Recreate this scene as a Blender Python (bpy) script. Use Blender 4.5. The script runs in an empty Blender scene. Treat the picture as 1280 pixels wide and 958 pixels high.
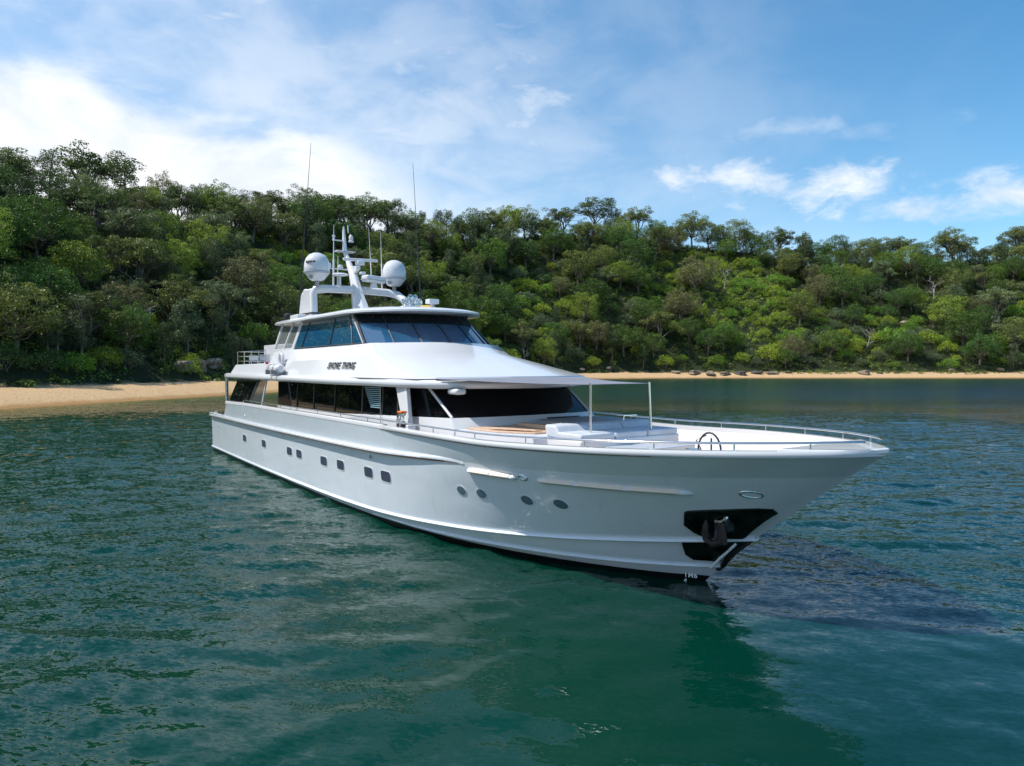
import bpy, bmesh, math, random
import numpy as np
from mathutils import Vector, Matrix
R = math.radians
C = bpy.context.scene.collection
scene = bpy.context.scene
random.seed(7); rng = np.random.default_rng(7)

# ------------------------------------------------------------------ camera, sky, sun, exposure
FPX = 870.0; EYE = 4.8; HORIZON = 457.0
cam = bpy.data.cameras.new('camera'); camo = bpy.data.objects.new('camera', cam); C.objects.link(camo)
cam.sensor_width = 36; cam.lens = FPX / 1280 * 36; cam.clip_end = 9000; cam.clip_start = .1
camo.location = (0, 0, EYE); camo.rotation_euler = (R(90) - math.atan((479 - HORIZON) / FPX), 0, 0)
scene.camera = camo
SUN_AZ = R(-94); SUN_EL = R(56)          # clockwise from +Y
sd = Vector((math.sin(SUN_AZ) * math.cos(SUN_EL), math.cos(SUN_AZ) * math.cos(SUN_EL), math.sin(SUN_EL)))
sun = bpy.data.lights.new('sun', 'SUN'); sun.energy = 4.0; sun.angle = R(.5); sun.color = (1, .95, .87)
suno = bpy.data.objects.new('sun', sun); C.objects.link(suno)
suno.rotation_euler = (-sd).to_track_quat('-Z', 'Y').to_euler(); suno.location = (-60, 30, 90)
scene.view_settings.view_transform = 'Standard'; scene.view_settings.look = 'None'
scene.view_settings.gamma = 1; scene.view_settings.use_curve_mapping = False
scene.view_settings.exposure = 0.36
scene.render.engine = 'CYCLES'

class NT:
    """small helper to write node maths as expressions"""
    def __init__(s, tree): s.t = tree; s.n = tree.nodes; s.l = tree.links
    def node(s, kind, **kw):
        n = s.n.new(kind)
        for k, v in kw.items(): setattr(n, k, v)
        return n
    def put(s, sock, v):
        if isinstance(v, bpy.types.NodeSocket): s.l.new(v, sock)
        elif v is not None:
            if isinstance(v, (tuple, list)) and len(v) == 3 and sock.type == 'RGBA': v = (*v, 1)
            sock.default_value = v
    def m(s, op, a, b=None, c=None, clamp=False):
        n = s.node('ShaderNodeMath', operation=op, use_clamp=clamp)
        s.put(n.inputs[0], a); s.put(n.inputs[1], b)
        if c is not None: s.put(n.inputs[2], c)
        return n.outputs[0]
    def sm(s, v, a, b, lo=0., hi=1.):
        n = s.node('ShaderNodeMapRange', interpolation_type='SMOOTHSTEP')
        s.put(n.inputs[0], v); s.put(n.inputs[1], a); s.put(n.inputs[2], b); s.put(n.inputs[3], lo); s.put(n.inputs[4], hi)
        return n.outputs[0]
    def noise(s, vec, scale, detail=4, rough=.5, dist=0., col=False):
        n = s.node('ShaderNodeTexNoise'); s.put(n.inputs['Vector'], vec)
        n.inputs['Scale'].default_value = scale; n.inputs['Detail'].default_value = detail
        n.inputs['Roughness'].default_value = rough; n.inputs['Distortion'].default_value = dist
        return n.outputs['Color' if col else 'Fac']
    def mapping(s, vec, scale=(1, 1, 1), rot=(0, 0, 0), loc=(0, 0, 0)):
        n = s.node('ShaderNodeMapping'); s.put(n.inputs[0], vec)
        n.inputs['Scale'].default_value = scale; n.inputs['Rotation'].default_value = rot; n.inputs['Location'].default_value = loc
        return n.outputs[0]
    def mix(s, f, a, b):
        n = s.node('ShaderNodeMix', data_type='RGBA'); s.put(n.inputs[0], f); s.put(n.inputs[6], a); s.put(n.inputs[7], b)
        return n.outputs[2]
    def comb(s, x, y, z):
        n = s.node('ShaderNodeCombineXYZ'); s.put(n.inputs[0], x); s.put(n.inputs[1], y); s.put(n.inputs[2], z); return n.outputs[0]
    def sep(s, v):
        n = s.node('ShaderNodeSeparateXYZ'); s.put(n.inputs[0], v); return n.outputs

w = bpy.data.worlds.new('World'); scene.world = w; w.use_nodes = True
T = NT(w.node_tree); T.n.clear()
wo = T.node('ShaderNodeOutputWorld'); bg = T.node('ShaderNodeBackground'); T.l.new(bg.outputs[0], wo.inputs[0])
SKY_STRENGTH = .14
bg.inputs[1].default_value = SKY_STRENGTH
sky = T.node('ShaderNodeTexSky', sky_type='NISHITA'); sky.sun_disc = False
sky.sun_elevation = SUN_EL; sky.sun_rotation = SUN_AZ; sky.air_density = 1.0; sky.dust_density = .35; sky.ozone_density = 2.2
tc = T.node('ShaderNodeTexCoord'); D = tc.outputs['Generated']
dx, dy, dz = T.sep(D)
az = T.m('MULTIPLY', T.m('ARCTAN2', dx, dy), 57.2958)
el = T.m('MULTIPLY', T.m('ARCSINE', dz), 57.2958)
pl = T.m('ADD', T.m('MAXIMUM', dz, 0), .12)
P = T.comb(T.m('DIVIDE', dx, pl), T.m('DIVIDE', dy, pl), 0)          # flat cloud layer coordinates
A2 = T.comb(az, el, 0)
n1 = T.noise(T.mapping(A2, (.09, .16, 1)), 1., 7, .56, .3)
n2 = T.noise(T.mapping(A2, (.30, .55, 1), (0, 0, R(-14))), 1., 7, .6, .3)
n3 = T.noise(T.mapping(A2, (.060, .20, 1), (0, 0, R(22))), 1., 8, .55, .5)
c1 = T.m('SUBTRACT', n1, .5); c2 = T.m('SUBTRACT', n2, .5)
# the big bank to the left: everything under a sloping edge
edge = T.m('ADD', T.m('MULTIPLY', T.m('ADD', az, 22), -.16), 19.6)
edge = T.m('MINIMUM', edge, 22)
under = T.m('ADD', T.m('SUBTRACT', edge, el), T.m('MULTIPLY', c1, 12))
bank = T.sm(under, -2.0, 4.5)
bank = T.m('MULTIPLY', bank, T.sm(T.m('ADD', az, T.m('MULTIPLY', c1, 26)), 1.0, -14))
bank = T.m('MULTIPLY', bank, T.sm(az, -150, -110))
# thin high cloud over the left half
cir = T.m('MULTIPLY', T.sm(n3, .40, .68), T.sm(T.m('ADD', az, T.m('MULTIPLY', c1, 40)), 24, -20))
cir = T.m('MULTIPLY', cir, T.sm(el, 48, 26, .0, .75))
veil = T.m('MULTIPLY', T.sm(az, 44, -34), T.sm(el, 46, 8)); veil = T.m('MULTIPLY', veil, T.sm(n1, .3, .65, .38, .82))
allc = T.m('MAXIMUM', T.m('MAXIMUM', bank, cir), veil)
for (ca, ce, ra, re, dens) in [(15.0, 14.6, 6.0, 1.7, .8), (18.5, 13.7, 5.5, 1.9, .9), (24.8, 12.9, 4.8, 2.3, 1.), (30.4, 11.3, 2.8, 1.3, .9), (36.2, 11.2, 4.8, 2.0, .95),
                               (1.2, 20.0, 5.0, 4.6, .62), (20.5, 17.4, 7.0, 1.3, .35), (27, 16.6, 5, .9, .25), (4, 13.0, 8, 3.0, .34), (-8, 23, 8, 4, .5)]:
    a = T.m('DIVIDE', T.m('SUBTRACT', az, ca), ra); b = T.m('DIVIDE', T.m('SUBTRACT', el, ce), re)
    r = T.m('SQRT', T.m('ADD', T.m('MULTIPLY', a, a), T.m('MULTIPLY', b, b)))
    v = T.m('ADD', T.m('SUBTRACT', 1.0, r), T.m('MULTIPLY', c2, 3.6))
    v = T.m('MULTIPLY', T.sm(v, -.35, 1.7), T.m('MULTIPLY', T.sm(r, 1.9, .9), dens))
    allc = T.m('MAXIMUM', allc, v)
# unseen scattered cloud behind the camera, added for lighting and reflections
back = T.m('MULTIPLY', T.sm(T.noise(P, 1.1, 6, .55), .56, .72), T.sm(dy, .15, -.2))
allc = T.m('MAXIMUM', allc, T.m('MULTIPLY', back, .8))
allc = T.m('MINIMUM', allc, 1.0)
ccol = T.mix(T.sm(n1, .35, .62), (4.7, 5.1, 5.7), (6.1, 6.2, 6.4))
skyc = T.mix(1.0, sky.outputs[0], sky.outputs[0])
hs = T.node('ShaderNodeHueSaturation'); hs.inputs['Saturation'].default_value = 1.3; hs.inputs['Hue'].default_value = .49; hs.inputs['Value'].default_value = 1.0; T.l.new(skyc, hs.inputs['Color'])
T.l.new(T.mix(allc, hs.outputs[0], ccol), bg.inputs[0])

# ------------------------------------------------------------------ helpers
def fin(o, label=None, cat=None, group=None, kind=None, parent=None):
    if o.name not in C.objects: C.objects.link(o)
    if parent is not None: o.parent = parent
    if label: o['label'] = label
    if cat: o['category'] = cat
    if group: o['group'] = group
    if kind: o['kind'] = kind
    return o
def empty(name, loc, rz=0, **kw):
    o = bpy.data.objects.new(name, None); o.location = loc; o.rotation_euler = (0, 0, rz); o.empty_display_size = .3
    return fin(o, **kw)
class MB:
    """collects shapes and links them as ONE mesh object"""
    def __init__(s): s.v = []; s.f = []
    def add(s, v, f):
        k = len(s.v); s.v += [tuple(p) for p in v]; s.f += [tuple(i + k for i in q) for q in f]; return s
    def box(s, c, d, rot=None):
        c = Vector(c); M = rot if rot is not None else Matrix.Identity(3)
        vs = [c + M @ Vector((sx * d[0] / 2, sy * d[1] / 2, sz * d[2] / 2)) for sx in (-1, 1) for sy in (-1, 1) for sz in (-1, 1)]
        return s.add(vs, [(0, 1, 3, 2), (4, 6, 7, 5), (0, 4, 5, 1), (2, 3, 7, 6), (0, 2, 6, 4), (1, 5, 7, 3)])
    def loft(s, rings, closed=True, capa=True, capb=True):
        n = len(rings[0]); v = [p for r in rings for p in r]; f = []
        for i in range(len(rings) - 1):
            for j in range(n if closed else n - 1):
                a = i * n + j; b = i * n + (j + 1) % n
                f.append((a, b, b + n, a + n))
        if closed and capa: f.append(tuple(range(n))[::-1])
        if closed and capb: f.append(tuple(range((len(rings) - 1) * n, len(rings) * n)))
        return s.add(v, f)
    def tube(s, pts, r, n=8):
        pts = [Vector(p) for p in pts]; rs = r if isinstance(r, (list, tuple)) else [r] * len(pts)
        rings = []; u = None
        for i, p in enumerate(pts):
            t = (pts[min(i + 1, len(pts) - 1)] - pts[max(i - 1, 0)]).normalized()
            if u is None: u = t.orthogonal().normalized()
            u = (u - t * u.dot(t)).normalized(); w_ = t.cross(u)
            rings.append([p + (u * math.cos(a) + w_ * math.sin(a)) * rs[i] for a in [2 * math.pi * k / n for k in range(n)]])
        return s.loft(rings)
    def prism(s, poly, off):
        off = Vector(off); a = [Vector(p) for p in poly]; return s.loft([a, [p + off for p in a]])
    def lathe(s, c, prof, n=24, axis=None):
        M = axis if axis is not None else Matrix.Identity(3); c = Vector(c)
        return s.loft([[c + M @ Vector((r * math.cos(2 * math.pi * k / n), r * math.sin(2 * math.pi * k / n), z)) for k in range(n)] for r, z in prof])
    def mirror(s): s.add([(x, -y, z) for x, y, z in s.v], [tuple(q[::-1]) for q in s.f]); return s
    def build(s, name, mat, parent=None, smooth=None, bevel=None, **kw):
        me = bpy.data.meshes.new(name); me.from_pydata(s.v, [], s.f)
        bm = bmesh.new(); bm.from_mesh(me); bmesh.ops.recalc_face_normals(bm, faces=bm.faces); bm.to_mesh(me); bm.free()
        me.materials.append(mat)
        if smooth:
            me.polygons.foreach_set('use_smooth', [True] * len(me.polygons)); me.set_sharp_from_angle(angle=R(smooth))
        o = bpy.data.objects.new(name, me); fin(o, parent=parent, **kw)
        if bevel:
            b = o.modifiers.new('bevel', 'BEVEL'); b.width = bevel; b.segments = 3; b.limit_method = 'ANGLE'; b.angle_limit = R(35)
            me.polygons.foreach_set('use_smooth', [True] * len(me.polygons)); me.set_sharp_from_angle(angle=R(50))
        return o
def mat(name, col, rough=.5, metal=0., spec=.5, coat=0., **kw):
    m = bpy.data.materials.new(name); m.use_nodes = True; b = m.node_tree.nodes['Principled BSDF']
    b.inputs['Base Color'].default_value = (*col, 1); b.inputs['Roughness'].default_value = rough
    b.inputs['Metallic'].default_value = metal; b.inputs['Specular IOR Level'].default_value = spec; b.inputs['Coat Weight'].default_value = coat
    b.inputs['Coat Roughness'].default_value = .04
    for k, v in kw.items(): b.inputs[k.replace('_', ' ')].default_value = v
    return m
def weather(m):
    """faint runs of salt down the side and a slightly unfair surface"""
    t = NT(m.node_tree); b = t.n['Principled BSDF']; co = t.node('ShaderNodeTexCoord').outputs['Object']
    runs = t.noise(t.mapping(co, (2.6, 2.6, .22)), 1.6, 6, .65); src = b.inputs['Base Color'].links[0].from_socket
    t.l.new(t.mix(t.m('MULTIPLY', t.sm(runs, .54, .75), .16), src, (.40, .42, .38)), b.inputs['Base Color'])
    bp = t.node('ShaderNodeBump'); bp.inputs['Distance'].default_value = .010; t.l.new(t.noise(t.mapping(co, (.8, .8, 1.4)), 1.3, 2, .4), bp.inputs['Height']); t.l.new(bp.outputs[0], b.inputs['Normal']); t.l.new(bp.outputs[0], b.inputs['Coat Normal'])
    return m
def vary(m, scale, amt, rr=0., stretch=(1, 1, 1), bump=0.):
    """slight uneven colour, gloss and surface on a material"""
    t = NT(m.node_tree); b = t.n['Principled BSDF']; co = t.node('ShaderNodeTexCoord').outputs['Object']
    n = t.noise(t.mapping(co, stretch), scale, 6, .6); c = b.inputs['Base Color'].default_value[:3]
    t.l.new(t.mix(t.sm(n, .3, .7), tuple(k * (1 - amt) for k in c), tuple(min(1, k * (1 + amt)) for k in c)), b.inputs['Base Color'])
    if rr: r0 = b.inputs['Roughness'].default_value; t.l.new(t.sm(n, .3, .7, max(0, r0 - rr), r0 + rr), b.inputs['Roughness'])
    if bump:
        bp = t.node('ShaderNodeBump'); bp.inputs['Distance'].default_value = bump; t.l.new(n, bp.inputs['Height']); t.l.new(bp.outputs[0], b.inputs['Normal'])
    return m

# ---- hull lines: rows of the hull as height and half breadth along the length
def pc(xs,ys):
    xs=np.array(xs,float);ys=np.array(ys,float);h=np.diff(xs);d=np.diff(ys)/h
    m=np.zeros(len(xs))
    for i in range(1,len(xs)-1):
        if d[i-1]*d[i]>0:
            w1=2*h[i]+h[i-1];w2=h[i]+2*h[i-1];m[i]=(w1+w2)/(w1/d[i-1]+w2/d[i])
    m[0]=d[0];m[-1]=d[-1]
    def f(x):
        x=np.clip(x,xs[0],xs[-1]);i=np.clip(np.searchsorted(xs,x)-1,0,len(xs)-2)
        t=(x-xs[i])/h[i]
        return (2*t**3-3*t**2+1)*ys[i]+(t**3-2*t**2+t)*h[i]*m[i]+(-2*t**3+3*t**2)*ys[i+1]+(t**3-t**2)*h[i]*m[i+1]
    return f
    return f
ROWS=[ # name, x_end, z(x), half breadth(x)
 ('keel',30.2,pc([0,20,28,30.2],[-1.1,-1.5,-1.5,-1.2]),pc([0,30.2],[.03,.02])),
 ('bilge',31.3,pc([0,20,28,31.3],[-.75,-.8,-.75,-.7]),pc([0,15,22,26,29,31.3],[2.95,3.0,2.8,2.1,1.0,0])),
 ('water',32.2,pc([0,32.2],[0,0]),pc([0,10.7,17.7,21.4,24,26.1,27.9,29.6,30.8,31.6,32.2],[3.22,3.38,3.40,3.33,3.12,2.76,2.25,1.58,.97,.48,0])),
 ('boot',32.33,pc([0,20,32.33],[.10,.11,.14]),pc([0,10.7,17.7,21.4,24,26.1,27.9,29.6,30.8,31.7,32.33],[3.23,3.40,3.43,3.37,3.18,2.84,2.36,1.70,1.09,.52,0])),
 ('low_strake',32.7,pc([0,22,26,29,31,32.7],[.16,.17,.22,.30,.36,.44]),pc([0,10.7,17.7,21.4,24,26.1,27.9,29.6,31,32,32.7],[3.24,3.42,3.45,3.40,3.24,2.94,2.50,1.90,1.20,.58,0])),
 ('strake',33.45,pc([0,12,18,22,26,29,31,33.45],[.22,.23,.26,.33,.52,.74,.92,1.18]),pc([0,10.7,17.7,21.4,24,26.1,27.9,29.6,31.3,32.5,33.45],[3.25,3.43,3.47,3.44,3.32,3.08,2.74,2.22,1.45,.76,0])),
 ('mid',34.3,pc([0,15,22,28,34.3],[1.25,1.3,1.42,1.62,1.85]),pc([0,10,18,22,25,27.5,29.5,31.3,32.8,33.7,34.3],[3.27,3.45,3.50,3.50,3.42,3.18,2.80,2.14,1.32,.65,0])),
 ('knuckle',35.45,pc([0,22.5,27.5,30.6,33.5,35.45],[1.97,2.20,2.40,2.50,2.64,2.75]),pc([0,10,18,22,25,27.5,29.5,31.5,33.2,34.4,35.1,35.45],[3.28,3.47,3.54,3.57,3.54,3.43,3.20,2.70,1.94,1.12,.47,0])),
 ('sheer',36.12,pc([0,4,8,15,23,28,31,34,36.12],[2.80,2.83,2.90,2.93,2.95,2.94,3.02,3.13,3.22]),pc([0,10,20,25,28,30,31.5,33,34.3,35.2,35.8,36.12],[3.36,3.58,3.68,3.70,3.62,3.44,3.16,2.62,1.92,1.20,.55,0])),
]
# ------------------------------------------------------------------ the shore and the hill
SH = np.array([(-75, -60), (-64, 10), (-58, 50), (-56.5, 76), (-54, 87), (-50.3, 99.4), (-46.2, 113), (-38, 138), (-24, 170), (-4, 205), (14, 231), (32, 248), (52, 257), (78, 261), (125, 262), (192, 261), (290, 264), (420, 262)], float)
_t = np.arange(len(SH)); _tt = np.linspace(0, len(SH) - 1, 240)
SHD = np.stack([pc(_t, SH[:, 0])(_tt), pc(_t, SH[:, 1])(_tt)], 1)
def shore_dist(x, y):
    """signed distance to the waterline, positive on land"""
    x = np.asarray(x, float).ravel(); y = np.asarray(y, float).ravel(); best = np.full(x.shape, 1e9); sg = np.ones(x.shape)
    for i in range(len(SHD) - 1):
        a, b = SHD[i], SHD[i + 1]; d = b - a; L2 = d @ d
        t = np.clip(((x - a[0]) * d[0] + (y - a[1]) * d[1]) / L2, 0, 1)
        px = x - a[0] - t * d[0]; py = y - a[1] - t * d[1]; q = np.hypot(px, py)
        cr = d[0] * (y - a[1]) - d[1] * (x - a[0]); m = q < best - 1e-9
        best = np.where(m, q, best); sg = np.where(m, np.where(cr > 0, 1, -1), sg)
    return best * sg
def vnoise(x, y, s, seed=0):
    """smooth value noise, 0..1"""
    g = np.random.default_rng(seed).random((64, 64)); x = np.asarray(x) / s + 1000; y = np.asarray(y) / s + 1000
    i = np.floor(x).astype(int); j = np.floor(y).astype(int); u = x - i; v = y - j; u = u * u * (3 - 2 * u); v = v * v * (3 - 2 * v)
    G = lambda a, b: g[a % 64, b % 64]
    return (G(i, j) * (1 - u) + G(i + 1, j) * u) * (1 - v) + (G(i, j + 1) * (1 - u) + G(i + 1, j + 1) * u) * v
RIDGE_AZ = np.array([-900, -300, 0, 60, 120, 200, 300, 400, 460, 520, 600, 700, 760, 850, 940, 1010, 1080, 1150, 1220, 1280, 1500, 2200], float)
RIDGE_EL = np.array([180, 190, 200, 222, 232, 246, 252, 262, 266, 280, 280, 276, 276, 288, 298, 312, 314, 312, 310, 304, 300, 310], float)
def hill_w(x, y):
    u = 640 + FPX * x / np.maximum(y, 20); return np.interp(u, [0, 640, 1280], [66, 92, 105])
def terrain(x, y, s=None):
    x = np.asarray(x, float); y = np.asarray(y, float); sh = x.shape
    x = x.ravel(); y = y.ravel(); s = shore_dist(x, y) if s is None else s.ravel()
    u = 640 + FPX * x / np.maximum(y, 30); W = hill_w(x, y)
    yc = y + (W - s) * .85; treeh = np.interp(u, [0, 500, 1280], [6.5, 7.5, 8.0])
    hc = 4.8 + (457 - np.interp(u, RIDGE_AZ, RIDGE_EL)) / FPX * np.maximum(yc, 60) - treeh
    t = np.clip((s - 13) / (W - 13), 0, 1)
    f = .72 * t + .28 * np.sin(t * math.pi / 2)
    z = 2.0 + (hc - 2.0) * f - np.maximum(s - W, 0) * .12
    z += (vnoise(x, y, 17, 3) - .5) * 3.0 * np.clip((s - 13) / 15, 0, 1)
    beach = np.where(s < 0, s * .11, 2.0 * (1 - np.exp(-np.maximum(s, 0) / 6.5)) / .865 * np.clip(1, 0, 1))
    z = np.where(s < 13, beach + (vnoise(x, y, 3, 5) - .5) * .12 * np.clip(s / 3, 0, 1), z)
    return np.maximum(z, -5).reshape(sh)

def fastmesh(name, V, F, mats, smooth=True, attr=None):
    me = bpy.data.meshes.new(name); n = F.shape[1]
    me.vertices.add(len(V)); me.vertices.foreach_set('co', np.ascontiguousarray(V, np.float32).ravel())
    me.loops.add(F.size); me.loops.foreach_set('vertex_index', F.ravel().astype(np.int32))
    me.polygons.add(len(F)); me.polygons.foreach_set('loop_start', (np.arange(len(F)) * n).astype(np.int32)); me.polygons.foreach_set('loop_total', np.full(len(F), n, np.int32))
    if smooth: me.polygons.foreach_set('use_smooth', np.ones(len(F), bool))
    if attr is not None:
        for k, (dom, val) in attr.items():
            a = me.attributes.new(k, 'FLOAT', dom); a.data.foreach_set('value', np.asarray(val, np.float32).ravel())
    me.update(calc_edges=True); me.validate()
    for m in (mats if isinstance(mats, list) else [mats]): me.materials.append(m)
    return me
def gridfaces(nx, ny):
    i, j = np.meshgrid(np.arange(nx - 1), np.arange(ny - 1), indexing='ij'); a = i * ny + j
    return np.stack([a, a + ny, a + ny + 1, a + 1], -1).reshape(-1, 4)

# ground: sand at the water, leaf litter and soil under the trees
mg = mat('ground', (.4, .3, .18), .9, spec=.2); t = NT(mg.node_tree); b = t.n['Principled BSDF']
g = t.node('ShaderNodeNewGeometry').outputs['Position']; gx, gy, gz = t.sep(g)
at = t.node('ShaderNodeAttribute', attribute_name='shore').outputs['Fac']
nn = t.noise(g, .35, 6, .6); nf = t.noise(g, 3., 6, .65)
sand = t.mix(t.sm(nf, .3, .7), (.50, .325, .165), (.62, .43, .245))
sand = t.mix(t.m('MULTIPLY', t.sm(t.noise(g, .9, 5, .7), .56, .7), .45), sand, (.16, .11, .07))       # tide line litter
wet = t.sm(t.m('ADD', at, t.m('MULTIPLY', nn, 1.6)), 2.6, .9)
sand = t.mix(wet, sand, (.36, .205, .085))
soil = t.mix(t.sm(nf, .35, .65), (.018, .030, .010), (.040, .045, .018))
t.l.new(t.mix(t.sm(t.m('ADD', at, t.m('MULTIPLY', nn, 5)), 13.8, 16.0), sand, soil), b.inputs['Base Color'])
bp = t.node('ShaderNodeBump'); bp.inputs['Distance'].default_value = .25; t.l.new(nf, bp.inputs['Height']); t.l.new(bp.outputs[0], b.inputs['Normal'])
gx_ = np.concatenate([np.arange(-420, -130, 15), np.arange(-130, 330, 2.2), np.arange(330, 520, 15)]); gy_ = np.concatenate([np.arange(-60, 40, 8), np.arange(40, 420, 2.2), np.arange(420, 700, 15)])
X, Y = np.meshgrid(gx_, gy_, indexing='ij'); S = shore_dist(X, Y).reshape(X.shape)
V = np.stack([X, Y, terrain(X, Y, S)], -1).reshape(-1, 3); F = gridfaces(*X.shape)
keep = (S.ravel()[F].max(1) > -40); F = F[keep]
fin(bpy.data.objects.new('terrain', fastmesh('terrain', V, F, mg, attr={'shore': ('POINT', S)})), kind='structure')
# sea bed far below, unseen far shore behind the camera added for dark reflections
mb_ = MB(); mb_.add([(-4000, -4000, -6), (4000, -4000, -6), (4000, 4000, -6), (-4000, 4000, -6)], [(0, 1, 2, 3)]); mb_.build('seabed', mat('seabed', (.03, .05, .03), .9), kind='structure')
ms = vary(mat('far shore bush', (.035, .05, .02), .9, spec=.1), .02, .5)
hr = []
for k in range(121):
    a = R(110 + 140 * k / 120); rr = 1100 + 120 * math.sin(k * .4); row = []
    for q, (dr, h) in enumerate([(0, -1), (8, 1), (60, 25), (160, 48), (300, 60)]):
        hh = h * (1 + .25 * math.sin(k * .31 + q) + .12 * math.sin(k * .9)) if h > 1 else h
        row.append((math.sin(a) * (rr + dr), math.cos(a) * (rr + dr), hh))
    hr.append(row)
MB().loft(hr, closed=False).build('reflected_hills', ms, kind='structure', smooth=80)

# ------------------------------------------------------------------ water
mw = bpy.data.materials.new('sea water'); mw.use_nodes = True; t = NT(mw.node_tree); b = t.n['Principled BSDF']
g = t.node('ShaderNodeNewGeometry').outputs['Position']; sx_, sy_, sz_ = t.sep(g)
at = t.node('ShaderNodeAttribute', attribute_name='shore').outputs['Fac']
big = t.noise(t.mapping(g, (1, 1, 0)), .03, 4, .55, .6)
deep = t.mix(t.sm(big, .35, .65), (.0001, .0165, .0205), (.0001, .0125, .0250))
gdx = t.m('DIVIDE', t.m('SUBTRACT', sx_, .5), 7.0); gdy = t.m('DIVIDE', t.m('SUBTRACT', sy_, 7.0), 7.5)
grn = t.sm(t.m('ADD', t.m('SQRT', t.m('ADD', t.m('MULTIPLY', gdx, gdx), t.m('MULTIPLY', gdy, gdy))), t.m('MULTIPLY', t.m('SUBTRACT', big, .5), 1.2)), 1.25, .35)
deep = t.mix(grn, deep, (.0001, .0240, .0160))
east = t.sm(t.m('ADD', t.m('ADD', sx_, t.m('MULTIPLY', sy_, -.18)), t.m('MULTIPLY', t.m('SUBTRACT', big, .5), 5)), -1.6, 3.2)
deep = t.mix(east, deep, (.0001, .0058, .0240))  # navy paints the sky's reflection into this side and hides the bow shadow
sh1 = t.m('ADD', at, t.m('MULTIPLY', t.m('SUBTRACT', t.noise(t.mapping(g, (1, 1, 0)), .06, 4), .5), 16))
deep = t.mix(t.sm(sh1, -150, -25), deep, (.0006, .034, .018))
shal = t.mix(t.sm(at, -5, -.4), (.012, .060, .018), (.16, .115, .035))
t.l.new(t.mix(t.sm(sh1, -18, -4), deep, shal), b.inputs['Base Color'])
b.inputs['IOR'].default_value = 1.333; b.inputs['Roughness'].default_value = .04
# wind ripples: rough to the left, slick in the lee in front of the boat
g2 = t.mapping(g, (1, 1, 0), (0, 0, R(12)))
def slope(sc, stretch, rot, detail, wgt):
    c = t.noise(t.mapping(g2, stretch, (0, 0, R(rot))), sc, detail + 1, .6, .3, col=True); cx, cy, _ = t.sep(c)
    return t.m('MULTIPLY', t.m('SUBTRACT', cx, .5), wgt), t.m('MULTIPLY', t.m('SUBTRACT', cy, .5), wgt)
S1 = slope(2.1, (.5, 1.25, 1), 0, 2, .30); S2 = slope(5.6, (.5, 1.3, 1), -22, 3, .80); S3 = slope(.6, (.5, 1.1, 1), 20, 1, .10); S4 = slope(15, (.55, 1.2, 1), 14, 2, .95)
gust = t.noise(t.mapping(g, (1, 1, 0), (0, 0, R(-30))), .07, 3, .5, .5)
ddx = t.m('SUBTRACT', sx_, 2.5); ddy = t.m('SUBTRACT', sy_, 9.5)
lee = t.m('SQRT', t.m('ADD', t.m('POWER', t.m('DIVIDE', ddx, 8.5), 2), t.m('POWER', t.m('DIVIDE', ddy, 8.5), 2)))
lee = t.sm(t.m('ADD', lee, t.m('MULTIPLY', t.m('SUBTRACT', gust, .5), 1.2)), .45, 1.6)
amp = t.m('MULTIPLY', t.sm(lee, 0, 1, .26, 1.), t.sm(gust, .3, .7, .72, 1.3))
amp = t.m('MULTIPLY', amp, t.sm(sx_, -4, 14, 1.0, .7))
farw = t.sm(sy_, 48, 120)
amp = t.m('MULTIPLY', amp, t.m('MULTIPLY_ADD', farw, -.45, 1.0)); t.l.new(t.m('MULTIPLY_ADD', farw, .20, .035), b.inputs['Roughness'])
S5 = slope(.16, (.22, 1.5, 1), 6, 3, .34)
nx_ = t.m('MULTIPLY', t.m('ADD', t.m('ADD', t.m('ADD', S1[0], S2[0]), S3[0]), S4[0]), t.m('MULTIPLY', amp, .7)); ny_ = t.m('MULTIPLY', t.m('ADD', t.m('ADD', t.m('ADD', S1[1], S2[1]), S3[1]), t.m('ADD', S4[1], t.m('MULTIPLY', S5[1], farw))), amp)
gn = t.node('ShaderNodeNewGeometry').outputs['Normal']; va = t.node('ShaderNodeVectorMath', operation='ADD'); t.l.new(gn, va.inputs[0]); t.l.new(t.comb(nx_, ny_, 0.0), va.inputs[1])
vn = t.node('ShaderNodeVectorMath', operation='NORMALIZE'); t.l.new(va.outputs[0], vn.inputs[0]); t.l.new(vn.outputs[0], b.inputs['Normal'])
wx = np.concatenate([np.linspace(-3500, -160, 12), np.arange(-150, -50, 2.5), np.arange(-50, 44, .145), np.arange(44, 340, 3), np.linspace(350, 3500, 12)])
wy = np.concatenate([np.linspace(-3500, -60, 12), np.arange(-50, 6, 4), np.arange(6, 76, .145), np.arange(76, 300, 2.5), np.linspace(310, 3500, 10)])
X, Y = np.meshgrid(wx, wy, indexing='ij')
near = np.clip((X + 50) / 8, 0, 1) * np.clip((44 - X) / 8, 0, 1) * np.clip((Y - 6) / 2, 0, 1) * np.clip((76 - Y) / 22, 0, 1)
ii = np.where(near > 0); xn, yn = X[ii], Y[ii]; zz = np.zeros_like(xn); wr = np.random.default_rng(3)
gustn = vnoise(xn, yn, 11, 31)
leen = np.clip((np.hypot((xn - 2.5) / 8.5, (yn - 9.5) / 8.5) + (gustn - .5) * .7 - .45) / 1.1, 0, 1)
envn = (.42 + .58 * leen) * (.72 + .5 * gustn) * np.where(xn > 4, .85, 1.0)
warp = 1.2 * vnoise(xn, yn, 3.1, 41); warp2 = 1.2 * vnoise(xn, yn, 2.3, 43)
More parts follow.
